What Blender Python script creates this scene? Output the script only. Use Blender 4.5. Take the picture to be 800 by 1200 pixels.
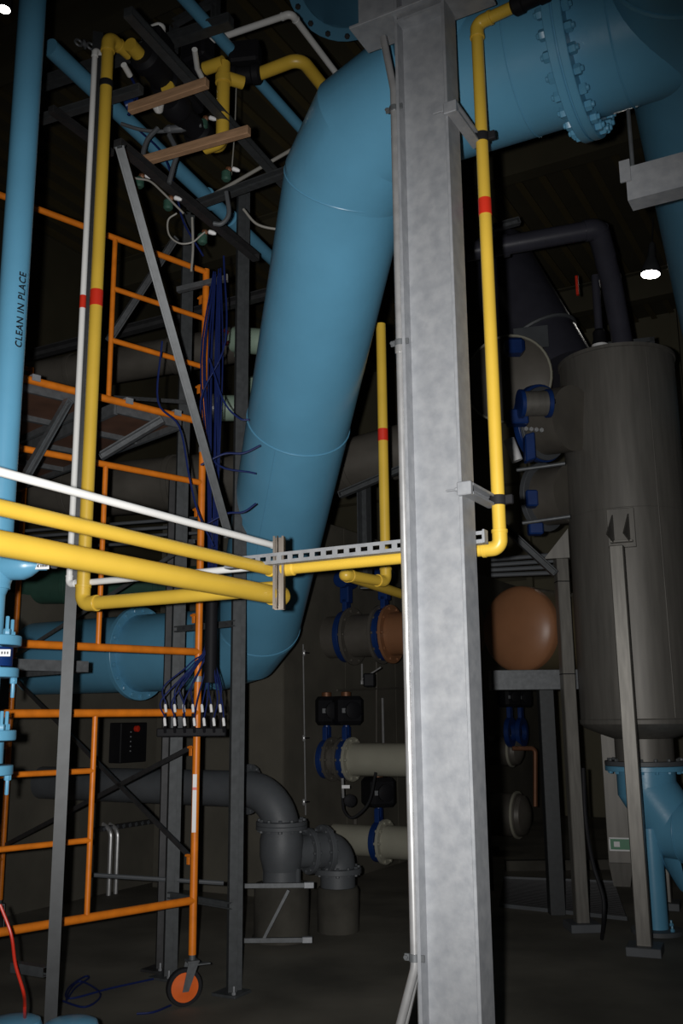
import bpy, math, random
from mathutils import Vector, Matrix, Quaternion
random.seed(7)
V = Vector
for o in list(bpy.data.objects):
    bpy.data.objects.remove(o, do_unlink=True)
scn = bpy.context.scene
COL = scn.collection

# ------------------------------------------------------------------ camera
FPX, PITCH, ROLL = 1130.0, math.radians(12.0), math.radians(-0.6)
CAMLOC = V((0, 0, 1.6))
RCAM = Matrix.Rotation(math.pi/2 + PITCH, 3, 'X') @ Matrix.Rotation(ROLL, 3, 'Z')
cd = bpy.data.cameras.new('camera')
cd.sensor_fit = 'VERTICAL'; cd.sensor_height = 36.0; cd.lens = 36.0*FPX/1200.0
cd.clip_start = 0.05; cd.clip_end = 200
cam = bpy.data.objects.new('camera', cd); COL.objects.link(cam)
cam.matrix_world = Matrix.Translation(CAMLOC) @ RCAM.to_4x4()
scn.camera = cam

# ------------------------------------------------------------------ world, exposure, lights
w = bpy.data.worlds.new('hall_dimness'); scn.world = w; w.use_nodes = True
bg = w.node_tree.nodes['Background']
bg.inputs[0].default_value = (0.50, 0.45, 0.28, 1); bg.inputs[1].default_value = 0.0024
vs = scn.view_settings
vs.view_transform = 'Standard'; vs.look = 'None'; vs.gamma = 1.0; vs.exposure = 0.0
vs.use_curve_mapping = False

# the photographer's flash: beside the lens (camera held upright), the only strong light of the photo
fl = bpy.data.lights.new('camera_flash', 'SPOT')
fl.energy = 900.0; fl.spot_size = math.radians(78); fl.spot_blend = 1.0
fl.shadow_soft_size = 0.018; fl.color = (1.0, 0.985, 0.97)
flo = bpy.data.objects.new('camera_flash', fl); COL.objects.link(flo)
flo.location = V((-0.085, 0.0, 1.62))
flo.rotation_euler = (math.radians(90+7.5), 0, math.radians(1.5))

# ------------------------------------------------------------------ projection helpers
def ray(px, py):
    return RCAM @ V(((px-400.0)/FPX, (600.0-py)/FPX, -1.0))
def P(px, py, d):
    r = ray(px, py); return CAMLOC + r*(d/r.y)
def Pz(px, py, z):
    r = ray(px, py); return CAMLOC + r*((z-CAMLOC.z)/r.z)
def proj(p):
    c = RCAM.transposed() @ (V(p)-CAMLOC)
    return (400 + FPX*c.x/(-c.z), 600 - FPX*c.y/(-c.z), -c.z)
def toX(p, d, px):
    c = RCAM.transposed() @ (V(p)-CAMLOC); e = RCAM.transposed() @ V(d); u = (px-400.0)/FPX
    return V(p) + V(d)*((-u*c.z - c.x)/(e.x + u*e.z))
def toY(p, d, py):
    c = RCAM.transposed() @ (V(p)-CAMLOC); e = RCAM.transposed() @ V(d); u = (600.0-py)/FPX
    return V(p) + V(d)*((-u*c.z - c.y)/(e.y + u*e.z))
UP = V((0, 0, 1))
PHI = math.radians(29)
A = V((-math.cos(PHI), math.sin(PHI), 0))      # room axis going left and away
B = V((math.sin(PHI), math.cos(PHI), 0))       # room axis going right and away
PHS = math.radians(46)
S = V((math.sin(PHS), math.cos(PHS), 0))       # scaffold end-frame direction
N = V((-math.cos(PHS), math.sin(PHS), 0))
def vert(px, py, d, y0, y1):
    p = P(px, py, d); return toY(p, UP, y0), toY(p, UP, y1)

# ------------------------------------------------------------------ geometry
def perp(d):
    d = V(d).normalized()
    a = UP if abs(d.z) < 0.9 else V((1, 0, 0))
    x = d.cross(a).normalized(); return x, d.cross(x).normalized()
class G:
    def __init__(s): s.v = []; s.f = []
    def quad(s, *i): s.f.append(tuple(i)); return s
    def add(s, vs, fs):
        n = len(s.v); s.v += [V(q) for q in vs]; s.f += [tuple(i+n for i in f) for f in fs]; return s
    def box(s, c, x, y, z):
        c, x, y, z = V(c), V(x), V(y), V(z)
        vs = [c+x*i+y*j+z*k for k in (-1, 1) for j in (-1, 1) for i in (-1, 1)]
        return s.add(vs, [(0,2,3,1),(4,5,7,6),(0,1,5,4),(2,6,7,3),(0,4,6,2),(1,3,7,5)])
    def bbox(s, c, x, y, z, b=0.004):
        # box with chamfered edges: x,y,z half vectors
        c = V(c); L = [V(x), V(y), V(z)]; n = [q.normalized() for q in L]
        vs, idx = [], {}
        for k in (-1, 1):
            for j in (-1, 1):
                for i in (-1, 1):
                    sg = (i, j, k)
                    for m in range(3):
                        q = c.copy()
                        for t in range(3):
                            q += L[t]*sg[t] - (n[t]*sg[t]*b if t != m else V((0,0,0)))
                        idx[(sg, m)] = len(vs); vs.append(q)
        fs = []
        for m in range(3):
            o = [t for t in range(3) if t != m]
            for sm in (-1, 1):
                ring = []
                for a, bb in ((-1,-1),(1,-1),(1,1),(-1,1)):
                    g = [0,0,0]; g[m] = sm; g[o[0]] = a; g[o[1]] = bb; ring.append(idx[(tuple(g), m)])
                fs.append(tuple(ring))
        for m in range(3):
            o = [t for t in range(3) if t != m]
            for a in (-1, 1):
                for bb in (-1, 1):
                    g0 = [0,0,0]; g0[o[0]] = a; g0[o[1]] = bb; g1 = list(g0); g0[m] = -1; g1[m] = 1
                    fs.append((idx[(tuple(g0), o[0])], idx[(tuple(g1), o[0])], idx[(tuple(g1), o[1])], idx[(tuple(g0), o[1])]))
        for k in (-1, 1):
            for j in (-1, 1):
                for i in (-1, 1):
                    fs.append(tuple(idx[((i, j, k), m)] for m in range(3)))
        return s.add(vs, fs)
    def bar(s, p0, p1, w, h, side=None, b=0.0):
        p0, p1 = V(p0), V(p1); d = (p1-p0)
        if side is None: x, y = perp(d)
        else:
            x = V(side) - d.normalized()*V(side).dot(d.normalized()); x.normalize(); y = d.normalized().cross(x)
        c = (p0+p1)/2
        return s.bbox(c, x*w/2, y*h/2, d/2, b) if b else s.box(c, x*w/2, y*h/2, d/2)
    def prism(s, poly, p0, p1, side):
        p0, p1 = V(p0), V(p1); d = (p1-p0).normalized()
        x = (V(side) - d*V(side).dot(d)).normalized(); y = d.cross(x)
        n = len(poly)
        vs = [p0+x*a+y*b for a, b in poly] + [p1+x*a+y*b for a, b in poly]
        fs = [(i, (i+1) % n, n+(i+1) % n, n+i) for i in range(n)]
        fs += [tuple(range(n-1, -1, -1)), tuple(range(n, 2*n))]
        return s.add(vs, fs)
    def tube(s, pts, r, seg=16, cap=True):
        pts = [V(p) for p in pts]; n = len(pts); rings = []
        rs = r if isinstance(r, (list, tuple)) else [r]*n
        d = (pts[1]-pts[0]).normalized(); x, y = perp(d)
        base = len(s.v)
        for i in range(n):
            if i == 0: nd = d
            elif i < n-1: nd = (pts[i+1]-pts[i]).normalized()
            else: nd = d
            if i in (0, n-1): bis = nd
            else:
                bis = d+nd
                if bis.length < 1e-6: bis = d
                bis = bis.normalized()
            for k in range(seg):
                a = 2*math.pi*k/seg
                q = pts[i] + (x*math.cos(a)+y*math.sin(a))*rs[i]
                q = q + d*((pts[i]-q).dot(bis)/max(0.2, d.dot(bis)))
                s.v.append(q)
            if i < n-1 and nd != d:
                R = d.rotation_difference(nd); x = R @ x; y = R @ y; d = nd
        for i in range(n-1):
            for k in range(seg):
                a = base+i*seg+k; b = base+i*seg+(k+1) % seg
                s.f.append((a, b, b+seg, a+seg))
        if cap:
            s.f.append(tuple(base+k for k in range(seg-1, -1, -1)))
            s.f.append(tuple(base+(n-1)*seg+k for k in range(seg)))
        return s
    def lathe(s, prof, p, axis, seg=24, ref=None):
        p = V(p); ax = V(axis).normalized(); x, y = perp(ax)
        if ref is not None: x = (V(ref)-ax*V(ref).dot(ax)).normalized(); y = ax.cross(x)
        base = len(s.v); m = len(prof)
        for r, h in prof:
            for k in range(seg):
                a = 2*math.pi*k/seg; s.v.append(p+ax*h+(x*math.cos(a)+y*math.sin(a))*r)
        for i in range(m-1):
            for k in range(seg):
                a = base+i*seg+k; b = base+i*seg+(k+1) % seg
                s.f.append((a, b, b+seg, a+seg))
        s.f.append(tuple(base+k for k in range(seg-1, -1, -1)))
        s.f.append(tuple(base+(m-1)*seg+k for k in range(seg)))
        return s
    def ring(s, p, axis, ro, ri, t, seg=24, b=0.002):
        p = V(p); ax = V(axis).normalized(); x, y = perp(ax); base = len(s.v)
        prof = [(ri, 0), (ro-b, 0), (ro, b), (ro, t-b), (ro-b, t), (ri, t)]
        for r, h in prof:
            for k in range(seg):
                a = 2*math.pi*k/seg; s.v.append(p+ax*h+(x*math.cos(a)+y*math.sin(a))*r)
        m = len(prof)
        for i in range(m):
            j = (i+1) % m
            for k in range(seg):
                k2 = (k+1) % seg
                s.f.append((base+i*seg+k, base+i*seg+k2, base+j*seg+k2, base+j*seg+k))
        return s
    def torus(s, p, axis, R, r, seg=32, m=6):
        p = V(p); ax = V(axis).normalized(); x, y = perp(ax); base = len(s.v)
        for k in range(seg):
            a = 2*math.pi*k/seg; e = x*math.cos(a)+y*math.sin(a)
            for j in range(m):
                b = 2*math.pi*j/m; s.v.append(p+e*(R+r*math.cos(b))+ax*r*math.sin(b))
        for k in range(seg):
            for j in range(m):
                k2, j2 = (k+1) % seg, (j+1) % m
                s.f.append((base+k*m+j, base+k2*m+j, base+k2*m+j2, base+k*m+j2))
        return s
def fillet(pts, rad, n=6):
    pts = [V(p) for p in pts]; out = [pts[0]]
    for i in range(1, len(pts)-1):
        a, b, c = pts[i-1], pts[i], pts[i+1]
        u = (a-b).normalized(); v = (c-b).normalized()
        ang = u.angle(v); 
        if ang > 3.1: out.append(b); continue
        L = min(rad/math.tan(ang/2), 0.49*(a-b).length, 0.49*(c-b).length); rr = L*math.tan(ang/2)
        ctr = b + (u+v).normalized()*(rr/math.sin(ang/2))
        s0 = b+u*L-ctr; s1 = b+v*L-ctr
        q = s0.rotation_difference(s1)
        for k in range(n+1):
            out.append(ctr + Quaternion().slerp(q, k/n) @ s0)
    out.append(pts[-1]); return out
def spline(pts, n=8):
    pts = [V(p) for p in pts]; e = [2*pts[0]-pts[1]] + pts + [2*pts[-1]-pts[-2]]; out = []
    for i in range(1, len(e)-2):
        a, b, c, d = e[i-1], e[i], e[i+1], e[i+2]
        for k in range(n):
            t = k/n
            out.append(0.5*((2*b)+(c-a)*t+(2*a-5*b+4*c-d)*t*t+(3*b-a-3*c+d)*t**3))
    out.append(pts[-1]); return out

# ------------------------------------------------------------------ materials
MATS = {}
def mat(name, col, rough=0.5, metal=0.0, nscale=6.0, namt=0.12, col2=None, bump=0.0, bscale=60.0, spec=0.5, stretch=None, coat=0.0):
    if name in MATS: return MATS[name]
    m = bpy.data.materials.new(name); m.use_nodes = True; nt = m.node_tree; b = nt.nodes['Principled BSDF']
    tc = nt.nodes.new('ShaderNodeTexCoord'); src = tc.outputs['Object']
    if stretch:
        mp = nt.nodes.new('ShaderNodeMapping'); mp.inputs['Scale'].default_value = stretch
        nt.links.new(src, mp.inputs[0]); src = mp.outputs[0]
    nz = nt.nodes.new('ShaderNodeTexNoise'); nz.inputs['Scale'].default_value = nscale; nz.inputs['Detail'].default_value = 5
    nt.links.new(src, nz.inputs['Vector'])
    cr = nt.nodes.new('ShaderNodeValToRGB')
    c2 = col2 or tuple(max(0, c*(1-namt*2)) for c in col)
    cr.color_ramp.elements[0].position = 0.3; cr.color_ramp.elements[1].position = 0.7
    cr.color_ramp.elements[0].color = (*c2, 1); cr.color_ramp.elements[1].color = (*col, 1)
    nt.links.new(nz.outputs['Fac'], cr.inputs[0]); nt.links.new(cr.outputs[0], b.inputs['Base Color'])
    b.inputs['Roughness'].default_value = rough; b.inputs['Metallic'].default_value = metal
    b.inputs['Specular IOR Level'].default_value = spec; b.inputs['Coat Weight'].default_value = coat
    if bump:
        n2 = nt.nodes.new('ShaderNodeTexNoise'); n2.inputs['Scale'].default_value = bscale; n2.inputs['Detail'].default_value = 3
        nt.links.new(src, n2.inputs['Vector'])
        bp = nt.nodes.new('ShaderNodeBump'); bp.inputs['Strength'].default_value = bump; bp.inputs['Distance'].default_value = 0.01
        nt.links.new(n2.outputs['Fac'], bp.inputs['Height']); nt.links.new(bp.outputs[0], b.inputs['Normal'])
    MATS[name] = m; return m
def emis(name, col, st):
    m = bpy.data.materials.new(name); m.use_nodes = True; nt = m.node_tree; b = nt.nodes['Principled BSDF']
    b.inputs['Base Color'].default_value = (0.8, 0.8, 0.8, 1)
    b.inputs['Emission Color'].default_value = (*col, 1); b.inputs['Emission Strength'].default_value = st
    return m
BLUE = mat('blue_pipe_paint', (0.115, 0.335, 0.505), 0.33, 0, 3.0, 0.06, bump=0.06, bscale=30, spec=0.5)
YEL = mat('yellow_pipe_paint', (0.66, 0.43, 0.05), 0.38, 0, 5.0, 0.05)
ORG = mat('orange_scaffold_paint', (0.80, 0.215, 0.012), 0.42, 0, 14.0, 0.12)
WHT = mat('white_pvc', (0.74, 0.74, 0.72), 0.4, 0, 4, 0.04)
RED = mat('red_tape', (0.62, 0.030, 0.012), 0.4, 0, 4, 0.05)
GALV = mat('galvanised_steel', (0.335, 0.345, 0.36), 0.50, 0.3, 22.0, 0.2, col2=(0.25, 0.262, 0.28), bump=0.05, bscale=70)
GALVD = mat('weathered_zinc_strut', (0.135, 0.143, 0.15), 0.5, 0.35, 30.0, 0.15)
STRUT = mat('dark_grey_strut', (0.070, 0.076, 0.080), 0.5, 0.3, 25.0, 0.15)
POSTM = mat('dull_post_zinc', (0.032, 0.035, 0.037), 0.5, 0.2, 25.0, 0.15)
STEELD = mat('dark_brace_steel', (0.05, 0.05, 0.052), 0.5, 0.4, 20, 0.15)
SST = mat('brushed_stainless', (0.155, 0.146, 0.130), 0.5, 0.30, 4.0, 0.12, stretch=(6, 6, 0.6))
SSL = mat('stainless_leg', (0.20, 0.19, 0.17), 0.42, 0.45, 8.0, 0.15, stretch=(6, 6, 0.6))
SSB = mat('bright_stainless', (0.27, 0.235, 0.20), 0.32, 0.8, 8.0, 0.12, stretch=(4, 4, 1))
COND = mat('conduit_zinc', (0.60, 0.60, 0.60), 0.30, 0.65, 20.0, 0.1)
BLK = mat('black_rubber', (0.015, 0.015, 0.017), 0.65, 0, 10, 0.1, spec=0.2)
BLKP = mat('black_actuator_paint', (0.010, 0.010, 0.012), 0.6, 0, 10, 0.1, spec=0.15)
GREYP = mat('grey_pipe_paint', (0.085, 0.092, 0.10), 0.55, 0, 5, 0.12, bump=0.06, bscale=40)
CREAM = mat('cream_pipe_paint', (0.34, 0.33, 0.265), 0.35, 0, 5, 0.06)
TAN = mat('tan_tank_paint', (0.27, 0.122, 0.058), 0.42, 0, 5, 0.06)
VBLUE = mat('blue_valve_enamel', (0.006, 0.032, 0.15), 0.4, 0, 10, 0.1)
HOSEB = mat('blue_air_tube', (0.008, 0.018, 0.10), 0.4, 0, 10, 0.1)
SEA = mat('sea_green_vessel_paint', (0.31, 0.42, 0.33), 0.4, 0, 5, 0.06)
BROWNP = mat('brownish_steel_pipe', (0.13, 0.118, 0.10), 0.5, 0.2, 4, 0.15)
PURP = mat('dark_slate_pipe', (0.045, 0.045, 0.060), 0.35, 0, 6, 0.1)
CONC = mat('concrete_wall_grey', (0.125, 0.115, 0.092), 0.9, 0, 1.6, 0.2, col2=(0.075, 0.07, 0.057), bump=0.15, bscale=20, spec=0.2)
FLOOR = mat('concrete_floor_stained', (0.185, 0.172, 0.14), 0.75, 0, 1.3, 0.2, col2=(0.085, 0.08, 0.066), bump=0.08, bscale=15, spec=0.25)
PEDC = mat('dark_stained_concrete', (0.075, 0.07, 0.058), 0.9, 0, 4, 0.25, bump=0.15, bscale=30, spec=0.2)
DECK = mat('brown_roof_deck', (0.085, 0.075, 0.045), 0.6, 0, 2, 0.1)
RIBM = mat('ochre_deck_rib', (0.12, 0.095, 0.04), 0.6, 0, 2, 0.1)
PANEL = mat('tan_wall_panel', (0.15, 0.135, 0.085), 0.7, 0, 1.5, 0.08)
WOOD = mat('raw_lumber', (0.40, 0.235, 0.130), 0.7, 0, 8.0, 0.18, stretch=(1, 1, 8))
PLY = mat('red_brown_plywood', (0.135, 0.062, 0.035), 0.7, 0, 7, 0.2)
PAPER = mat('white_label', (0.75, 0.75, 0.75), 0.5, 0, 3, 0.03)
INK = mat('black_ink', (0.008, 0.010, 0.014), 0.5, 0, 10, 0.05)
GREEN = mat('green_sign', (0.010, 0.18, 0.07), 0.4, 0, 10, 0.05)
SGREEN = mat('dark_green_plastic', (0.03, 0.085, 0.06), 0.5, 0, 10, 0.1)
CABLE = mat('grey_cable', (0.30, 0.29, 0.26), 0.5, 0, 10, 0.1)
ORWH = mat('orange_wheel_core', (0.80, 0.14, 0.02), 0.4, 0, 10, 0.1)
LAMP = emis('lamp_lens', (1.0, 0.97, 0.90), 30.0)
COPPER = mat('brass_fitting', (0.20, 0.085, 0.04), 0.5, 0.4, 10, 0.1)

# ------------------------------------------------------------------ scene objects
ORIG = {}
def thing(name, label, cat, loc=(0, 0, 0), group=None):
    o = bpy.data.objects.new(name, None); o.empty_display_size = 0.1; COL.objects.link(o)
    o.location = V(loc); o['label'] = label; o['category'] = cat
    if group: o['group'] = group
    ORIG[o] = V(loc); return o
def mesh(name, g, m, org, ang=35):
    me = bpy.data.meshes.new(name)
    me.from_pydata([tuple(v-org) for v in g.v], [], g.f); me.update()
    import bmesh
    bm = bmesh.new(); bm.from_mesh(me); bmesh.ops.recalc_face_normals(bm, faces=bm.faces); bm.to_mesh(me); bm.free()
    me.shade_smooth(); me.set_sharp_from_angle(angle=math.radians(ang)); me.materials.append(m)
    return me
def part(par, name, g, m, label=None, ang=35):
    org = ORIG[par]
    o = bpy.data.objects.new(name, mesh(name, g, m, org, ang)); COL.objects.link(o); o.parent = par
    ORIG[o] = org
    if label: o['label'] = label
    return o
def solo(name, g, m, label, cat, group=None, ang=35, kind=None):
    # a thing that is one mesh; origin at its lowest middle
    xs = [v.x for v in g.v]; ys = [v.y for v in g.v]; zs = [v.z for v in g.v]
    org = V(((min(xs)+max(xs))/2, (min(ys)+max(ys))/2, min(zs)))
    o = bpy.data.objects.new(name, mesh(name, g, m, org, ang)); COL.objects.link(o); o.location = org; ORIG[o] = org
    if label: o['label'] = label
    if cat: o['category'] = cat
    if group: o['group'] = group
    if kind: o['kind'] = kind
    return o
def struct(name, g, m, label=None, ang=35):
    o = bpy.data.objects.new(name, mesh(name, g, m, V((0, 0, 0)), ang)); COL.objects.link(o); ORIG[o] = V((0, 0, 0))
    o['kind'] = 'structure'
    if label: o['label'] = label
    return o
SHARED = {}
def shared(par, name, key, builder, m, pos, axis, scale=1.0, roll=0.0):
    # alike pieces: one mesh along +Z at the origin, placed by its object
    if key not in SHARED:
        SHARED[key] = mesh(name, builder(), m, V((0, 0, 0)))
    o = bpy.data.objects.new(name, SHARED[key]); COL.objects.link(o); o.parent = par
    q = UP.rotation_difference(V(axis).normalized()) @ Quaternion(UP, roll)
    o.location = V(pos)-ORIG[par]; o.rotation_mode = 'QUATERNION'; o.rotation_quaternion = q; o.scale = (scale,)*3
    ORIG[o] = ORIG[par]; return o
def hexbolt(r, h, stud=0.0):
    def f():
        g = G(); g.lathe([(r*0.9, 0), (r, h*0.12), (r, h*0.85), (r*0.85, h)], (0, 0, 0), UP, 6)
        if stud: g.lathe([(r*0.52, h*0.9), (r*0.52, h+stud), (r*0.4, h+stud+0.003)], (0, 0, 0), UP, 8)
        return g
    return f
def flange(par, p, axis, r, t, m, nb=12, rb=None, br=0.014, bh=0.016, stud=0.0, both=True, boltm=None, name='flange', off=0.0, arc=None):
    ax = V(axis).normalized(); x, y = perp(ax); rb = rb or r*0.87
    f = part(par, name, G().lathe([(r-0.003, 0), (r, 0.003), (r, t-0.003), (r-0.003, t)], p, ax, 36), m)
    bm_ = boltm or m
    for k in range(nb):
        a = 2*math.pi*(k+off)/nb; e = x*math.cos(a)+y*math.sin(a)
        for sd in ((0, 1) if both else (1,)):
            pos = V(p)+e*rb + (ax*t if sd else V((0, 0, 0)))
            shared(f, 'bolt', ('bolt', bm_.name, br, bh, stud), hexbolt(br, bh, stud), bm_, pos, ax if sd else -ax, roll=a)
    return f
def cprof(w, h, t=0.003, lip=0.009):
    # strut channel, open side towards +y, centred
    a = w/2; b = h/2
    return [(-a, -b), (a, -b), (a, b), (a-lip, b), (a-lip, b-0.006), (a-t, b-0.006), (a-t, -b+t), (-a+t, -b+t), (-a+t, b-0.006), (-a+lip, b-0.006), (-a+lip, b), (-a, b)]
def iprof(d, bf, tw, tf):
    a = d/2; b = bf/2; c = tw/2
    return [(-a, -b), (-a+tf, -b), (-a+tf, -c), (a-tf, -c), (a-tf, -b), (a, -b), (a, b), (a-tf, b), (a-tf, c), (-a+tf, c), (-a+tf, b), (-a, b)]
def pipe_thing(name, label, cat, pts, r, m, seg=20, group=None, elbow=0.0, sock=True, rad=None):
    # painted pipe run: straight lengths and socket elbows as parts
    t = thing(name, label, cat, V(pts[0]) if len(pts) else (0, 0, 0), group)
    pts = [V(p) for p in pts]; rad = rad or r*1.6; n = len(pts)
    cuts = []
    for i in range(n-1):
        a, b = pts[i], pts[i+1]; d = (b-a).normalized()
        a2 = a + d*(rad*0.9) if i > 0 else a; b2 = b - d*(rad*0.9) if i < n-2 else b
        part(t, 'pipe_length', G().tube([a2, b2], r, seg), m)
    for i in range(1, n-1):
        u = (pts[i-1]-pts[i]).normalized(); v = (pts[i+1]-pts[i]).normalized()
        L = rad+r*1.1
        e = part(t, 'elbow', G().tube(fillet([pts[i]+u*L, pts[i], pts[i]+v*L], rad*0.8, 8), r*1.13 if sock else r*1.01, seg), m)
        if sock:
            for q in (u, v): part(e, 'socket_rim', G().ring(pts[i]+q*(L-r*0.45), q, r*1.22, r*0.9, r*0.5, seg, 0.001), m)
    return t
def band(par, p, d, r, L, m=None, name='tape_band', label=None):
    d = V(d).normalized()
    return part(par, name, G().ring(V(p)-d*L/2, d, r+0.0012, r-0.002, L, 24, 0.0005), m or RED, label)

# ================================================================== the hall
WB = V((-2.75, 7.9, 0)) + A*0.4                                   # foot of the concrete wall (runs along B)
ZC = 8.2                                                  # roof deck height
CW = WB + B*9.5                                           # far corner
def towall(p): return V(p) + A*((V(p)-WB).dot(-A))
def Wl(px, py, off=0.03):
    r = ray(px, py); n = -A; t = (WB+n*off-CAMLOC).dot(n)/r.dot(n); return CAMLOC + r*t
def rect(o, u, v): return G().add([o, o+u, o+u+v, o+v], [(0, 1, 2, 3)])
# floor slab
struct('floor', G().box(V((3, 6, -0.1)), A*14, B*16, UP*0.1), FLOOR, 'stained grey concrete floor')
# concrete wall on the left (lower, poured), panel walls above and behind
wl = struct('wall_left', G().box(WB+B*1.0+A*0.2+UP*1.35, A*0.2, B*8.6, UP*1.35), CONC, 'poured concrete wall behind the pipes')
WQ = toX(P(430, 890, 9.6), A, 377); WQ.z = 0             # thicker wall block the valves come out of
WC = toX(WQ, B, 331)
wi = struct('wall_inner', G().box(WC + A*0.75 + B*4.5 + UP*1.8, A*0.75, B*4.5, UP*1.8), CONC, 'thicker concrete wall block behind the valves')
for k in range(5):
    part(wi, 'form_joint', G().bar(WC+B*(0.02+1.2*k)-A*0.002, WC+B*(0.02+1.2*k)-A*0.002+UP*3.6, 0.02, 0.006, B), CONC)
def towall2(p): return V(p) + A*((V(p)-WQ).dot(-A))
def Wl2(px, py, off=0.03):
    r = ray(px, py); n = -A; t = (WQ+n*off-CAMLOC).dot(n)/r.dot(n); return CAMLOC + r*t
wlu = struct('wall_left_upper', G().box(WB+A*3.0+B*1.0+UP*4.1, A*0.1, B*13, UP*4.1), DECK)
BK = CW - A*6 + B*1.0
wb = struct('wall_back', G().box(BK+UP*4.1, A*14, B*0.1, UP*4.1), PANEL, 'tan metal panel wall at the far end')
for z in (2.2, 3.9, 5.6, 6.9):                            # panel joints of the back wall
    part(wb, 'panel_joint', G().bar(BK-B*0.11-A*9+UP*z, BK-B*0.11+A*9+UP*z, 0.02, 0.05, B), DECK)
for k in range(-8, 12, 3):
    part(wb, 'girt_post', G().bar(BK-B*0.16-A*k*0.9, BK-B*0.16-A*k*0.9+UP*ZC, 0.12, 0.1, B), PANEL)
ce = struct('ceiling', G().box(V((3, 6, ZC+0.05)), A*16, B*18, UP*0.05), DECK, 'brown ribbed metal roof deck')
c0 = V((1.5, 9, ZC-0.03))
for k in range(-40, 34):
    o = shared(ce, 'deck_rib', 'deck_rib', lambda: G().prism([(-0.045, 0.03), (-0.025, -0.03), (0.025, -0.03), (0.045, 0.03)], V((0, 0, -9)), V((0, 0, 9)), V((1, 0, 0))), RIBM, V((0, 0, 0)), UP)
    o.rotation_quaternion = Matrix((-A, UP.cross(A)*0+UP, B)).transposed().to_quaternion() if False else (Matrix.Rotation(-PHI, 3, 'Z') @ Matrix.Rotation(-math.pi/2, 3, 'X')).to_quaternion()
    o.location = c0 + A*(k*0.30)
# roof beams across
for k in range(3):
    g = G().prism(iprof(0.45, 0.2, 0.012, 0.02), c0+B*(-3.0+k*4.2)-UP*0.30+A*9, c0+B*(-3.0+k*4.2)-UP*0.30-A*9, UP)
    part(ce, 'roof_beam', g, DECK)

# ================================================================== galvanised column with its bracket beam
CC = P(516, 600, 3.35); CC.z = 0
CD, CBF = 0.212, 0.118
ctop = 4.75
col = thing('steel_column', 'tall galvanised H-section steel column in front of the blue header', 'column', CC)
part(col, 'web', G().box(CC+UP*ctop/2, A*(CD/2-0.006), B*0.004, UP*ctop/2), GALV)
for sgn in (-1, 1):
    part(col, 'column_flange', G().bbox(CC+A*sgn*(CD/2-0.005)+UP*ctop/2, A*0.006, B*CBF/2, UP*ctop/2, 0.0015), GALV)
# base plate
part(col, 'base_plate', G().bbox(CC+UP*0.0101, A*0.19, B*0.16, UP*0.01, 0.002), GALV)
ZB = toY(CC+A*0.3+UP*3, UP, 50).z                        # underside of the bracket beam
bl = toX(CC+A*0.2+UP*ZB, A, 421); br_ = toX(CC-A*0.2+UP*ZB, A, 573)
part(col, 'beam_flange', G().bbox((bl+br_)/2+UP*0.006-B*0.005, A*(bl-br_).length/2, B*0.085, UP*0.006, 0.0015), GALV)
part(col, 'beam_web', G().box((bl+br_)/2+UP*0.16, A*(bl-br_).length/2, B*0.005, UP*0.15), GALV)
part(col, 'beam_flange', G().bbox((bl+br_)/2+UP*0.312, A*(bl-br_).length/2, B*0.075, UP*0.006, 0.0015), GALV)
part(col, 'stiffener_plate', G().box(CC+UP*(ZB-0.02)-B*0.03, A*(CD/2-0.011), B*0.027, UP*0.006), GALV)

# ================================================================== big blue header with its incline
PR = 0.32
H1 = V((0.105, 4.18, 4.435))                                # bend of header and incline
INC = V((-0.235, 1.0, -0.67)).normalized()
bp = thing('blue_header_pipe', 'huge light blue steel pipe descending diagonally behind the galvanised column', 'pipe', (H1.x, H1.y, 0))
C_ = -A
H2 = H1 + INC*4.20                                        # lower bend
def mitre(p, din, dout, L):
    # three-piece bend around corner p
    a = p - din*L; b = p + dout*L
    m = (a+b)/2; 
    return [a, a.lerp(p, 0.42)*1.0 if False else a + din*(L*0.45)*0, b]
def bend3(p, din, dout, L):
    a = p-din*L; b = p+dout*L
    return [a, a.lerp(b, 0.5).lerp(p, 0.42), b]
HEND = toX(H1, C_, 822)
top = [HEND] + bend3(H1, A, INC, 0.315) 
low = bend3(H2, INC, A, 0.315) + [H2 + A*((H2-WB).dot(C_)+0.02)]
part(bp, 'header_run', G().tube([HEND, top[1]], PR, 48), BLUE)
part(bp, 'upper_bend', G().tube([top[1]+(top[0]-top[1]).normalized()*0.002, top[1], top[2], top[3], top[3]+INC*0.002], PR, 48), BLUE, ang=12)
part(bp, 'incline', G().tube([top[3], low[0]], PR, 48), BLUE)
part(bp, 'lower_bend', G().tube([low[0]-INC*0.002, low[0], low[1], low[2], low[2]+A*0.002], PR, 48), BLUE, ang=12)
part(bp, 'lower_run', G().tube([low[2], low[3]], PR, 48), BLUE)
for p, d in ((top[1], A), (top[3], INC), (low[0], INC), (low[2], A)):
    part(bp, 'weld_seam', G().torus(p, d, PR, 0.0045, 48), BLUE)
ms = top[3].lerp(low[0], 0.445)
part(bp, 'weld_seam', G().torus(ms, INC, PR, 0.006, 48), BLUE)
ms2 = top[3].lerp(low[0], 0.02)
# long seam of the lower incline plate
x_, y_ = perp(INC); ee = (x_*-0.25 - UP*0 - V((0, 1, 0.3))).normalized(); ee = (ee-INC*ee.dot(INC)).normalized()
part(bp, 'plate_seam', G().tube([ms+ee*PR, low[0]+ee*PR], 0.0035, 6), BLUE)
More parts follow.
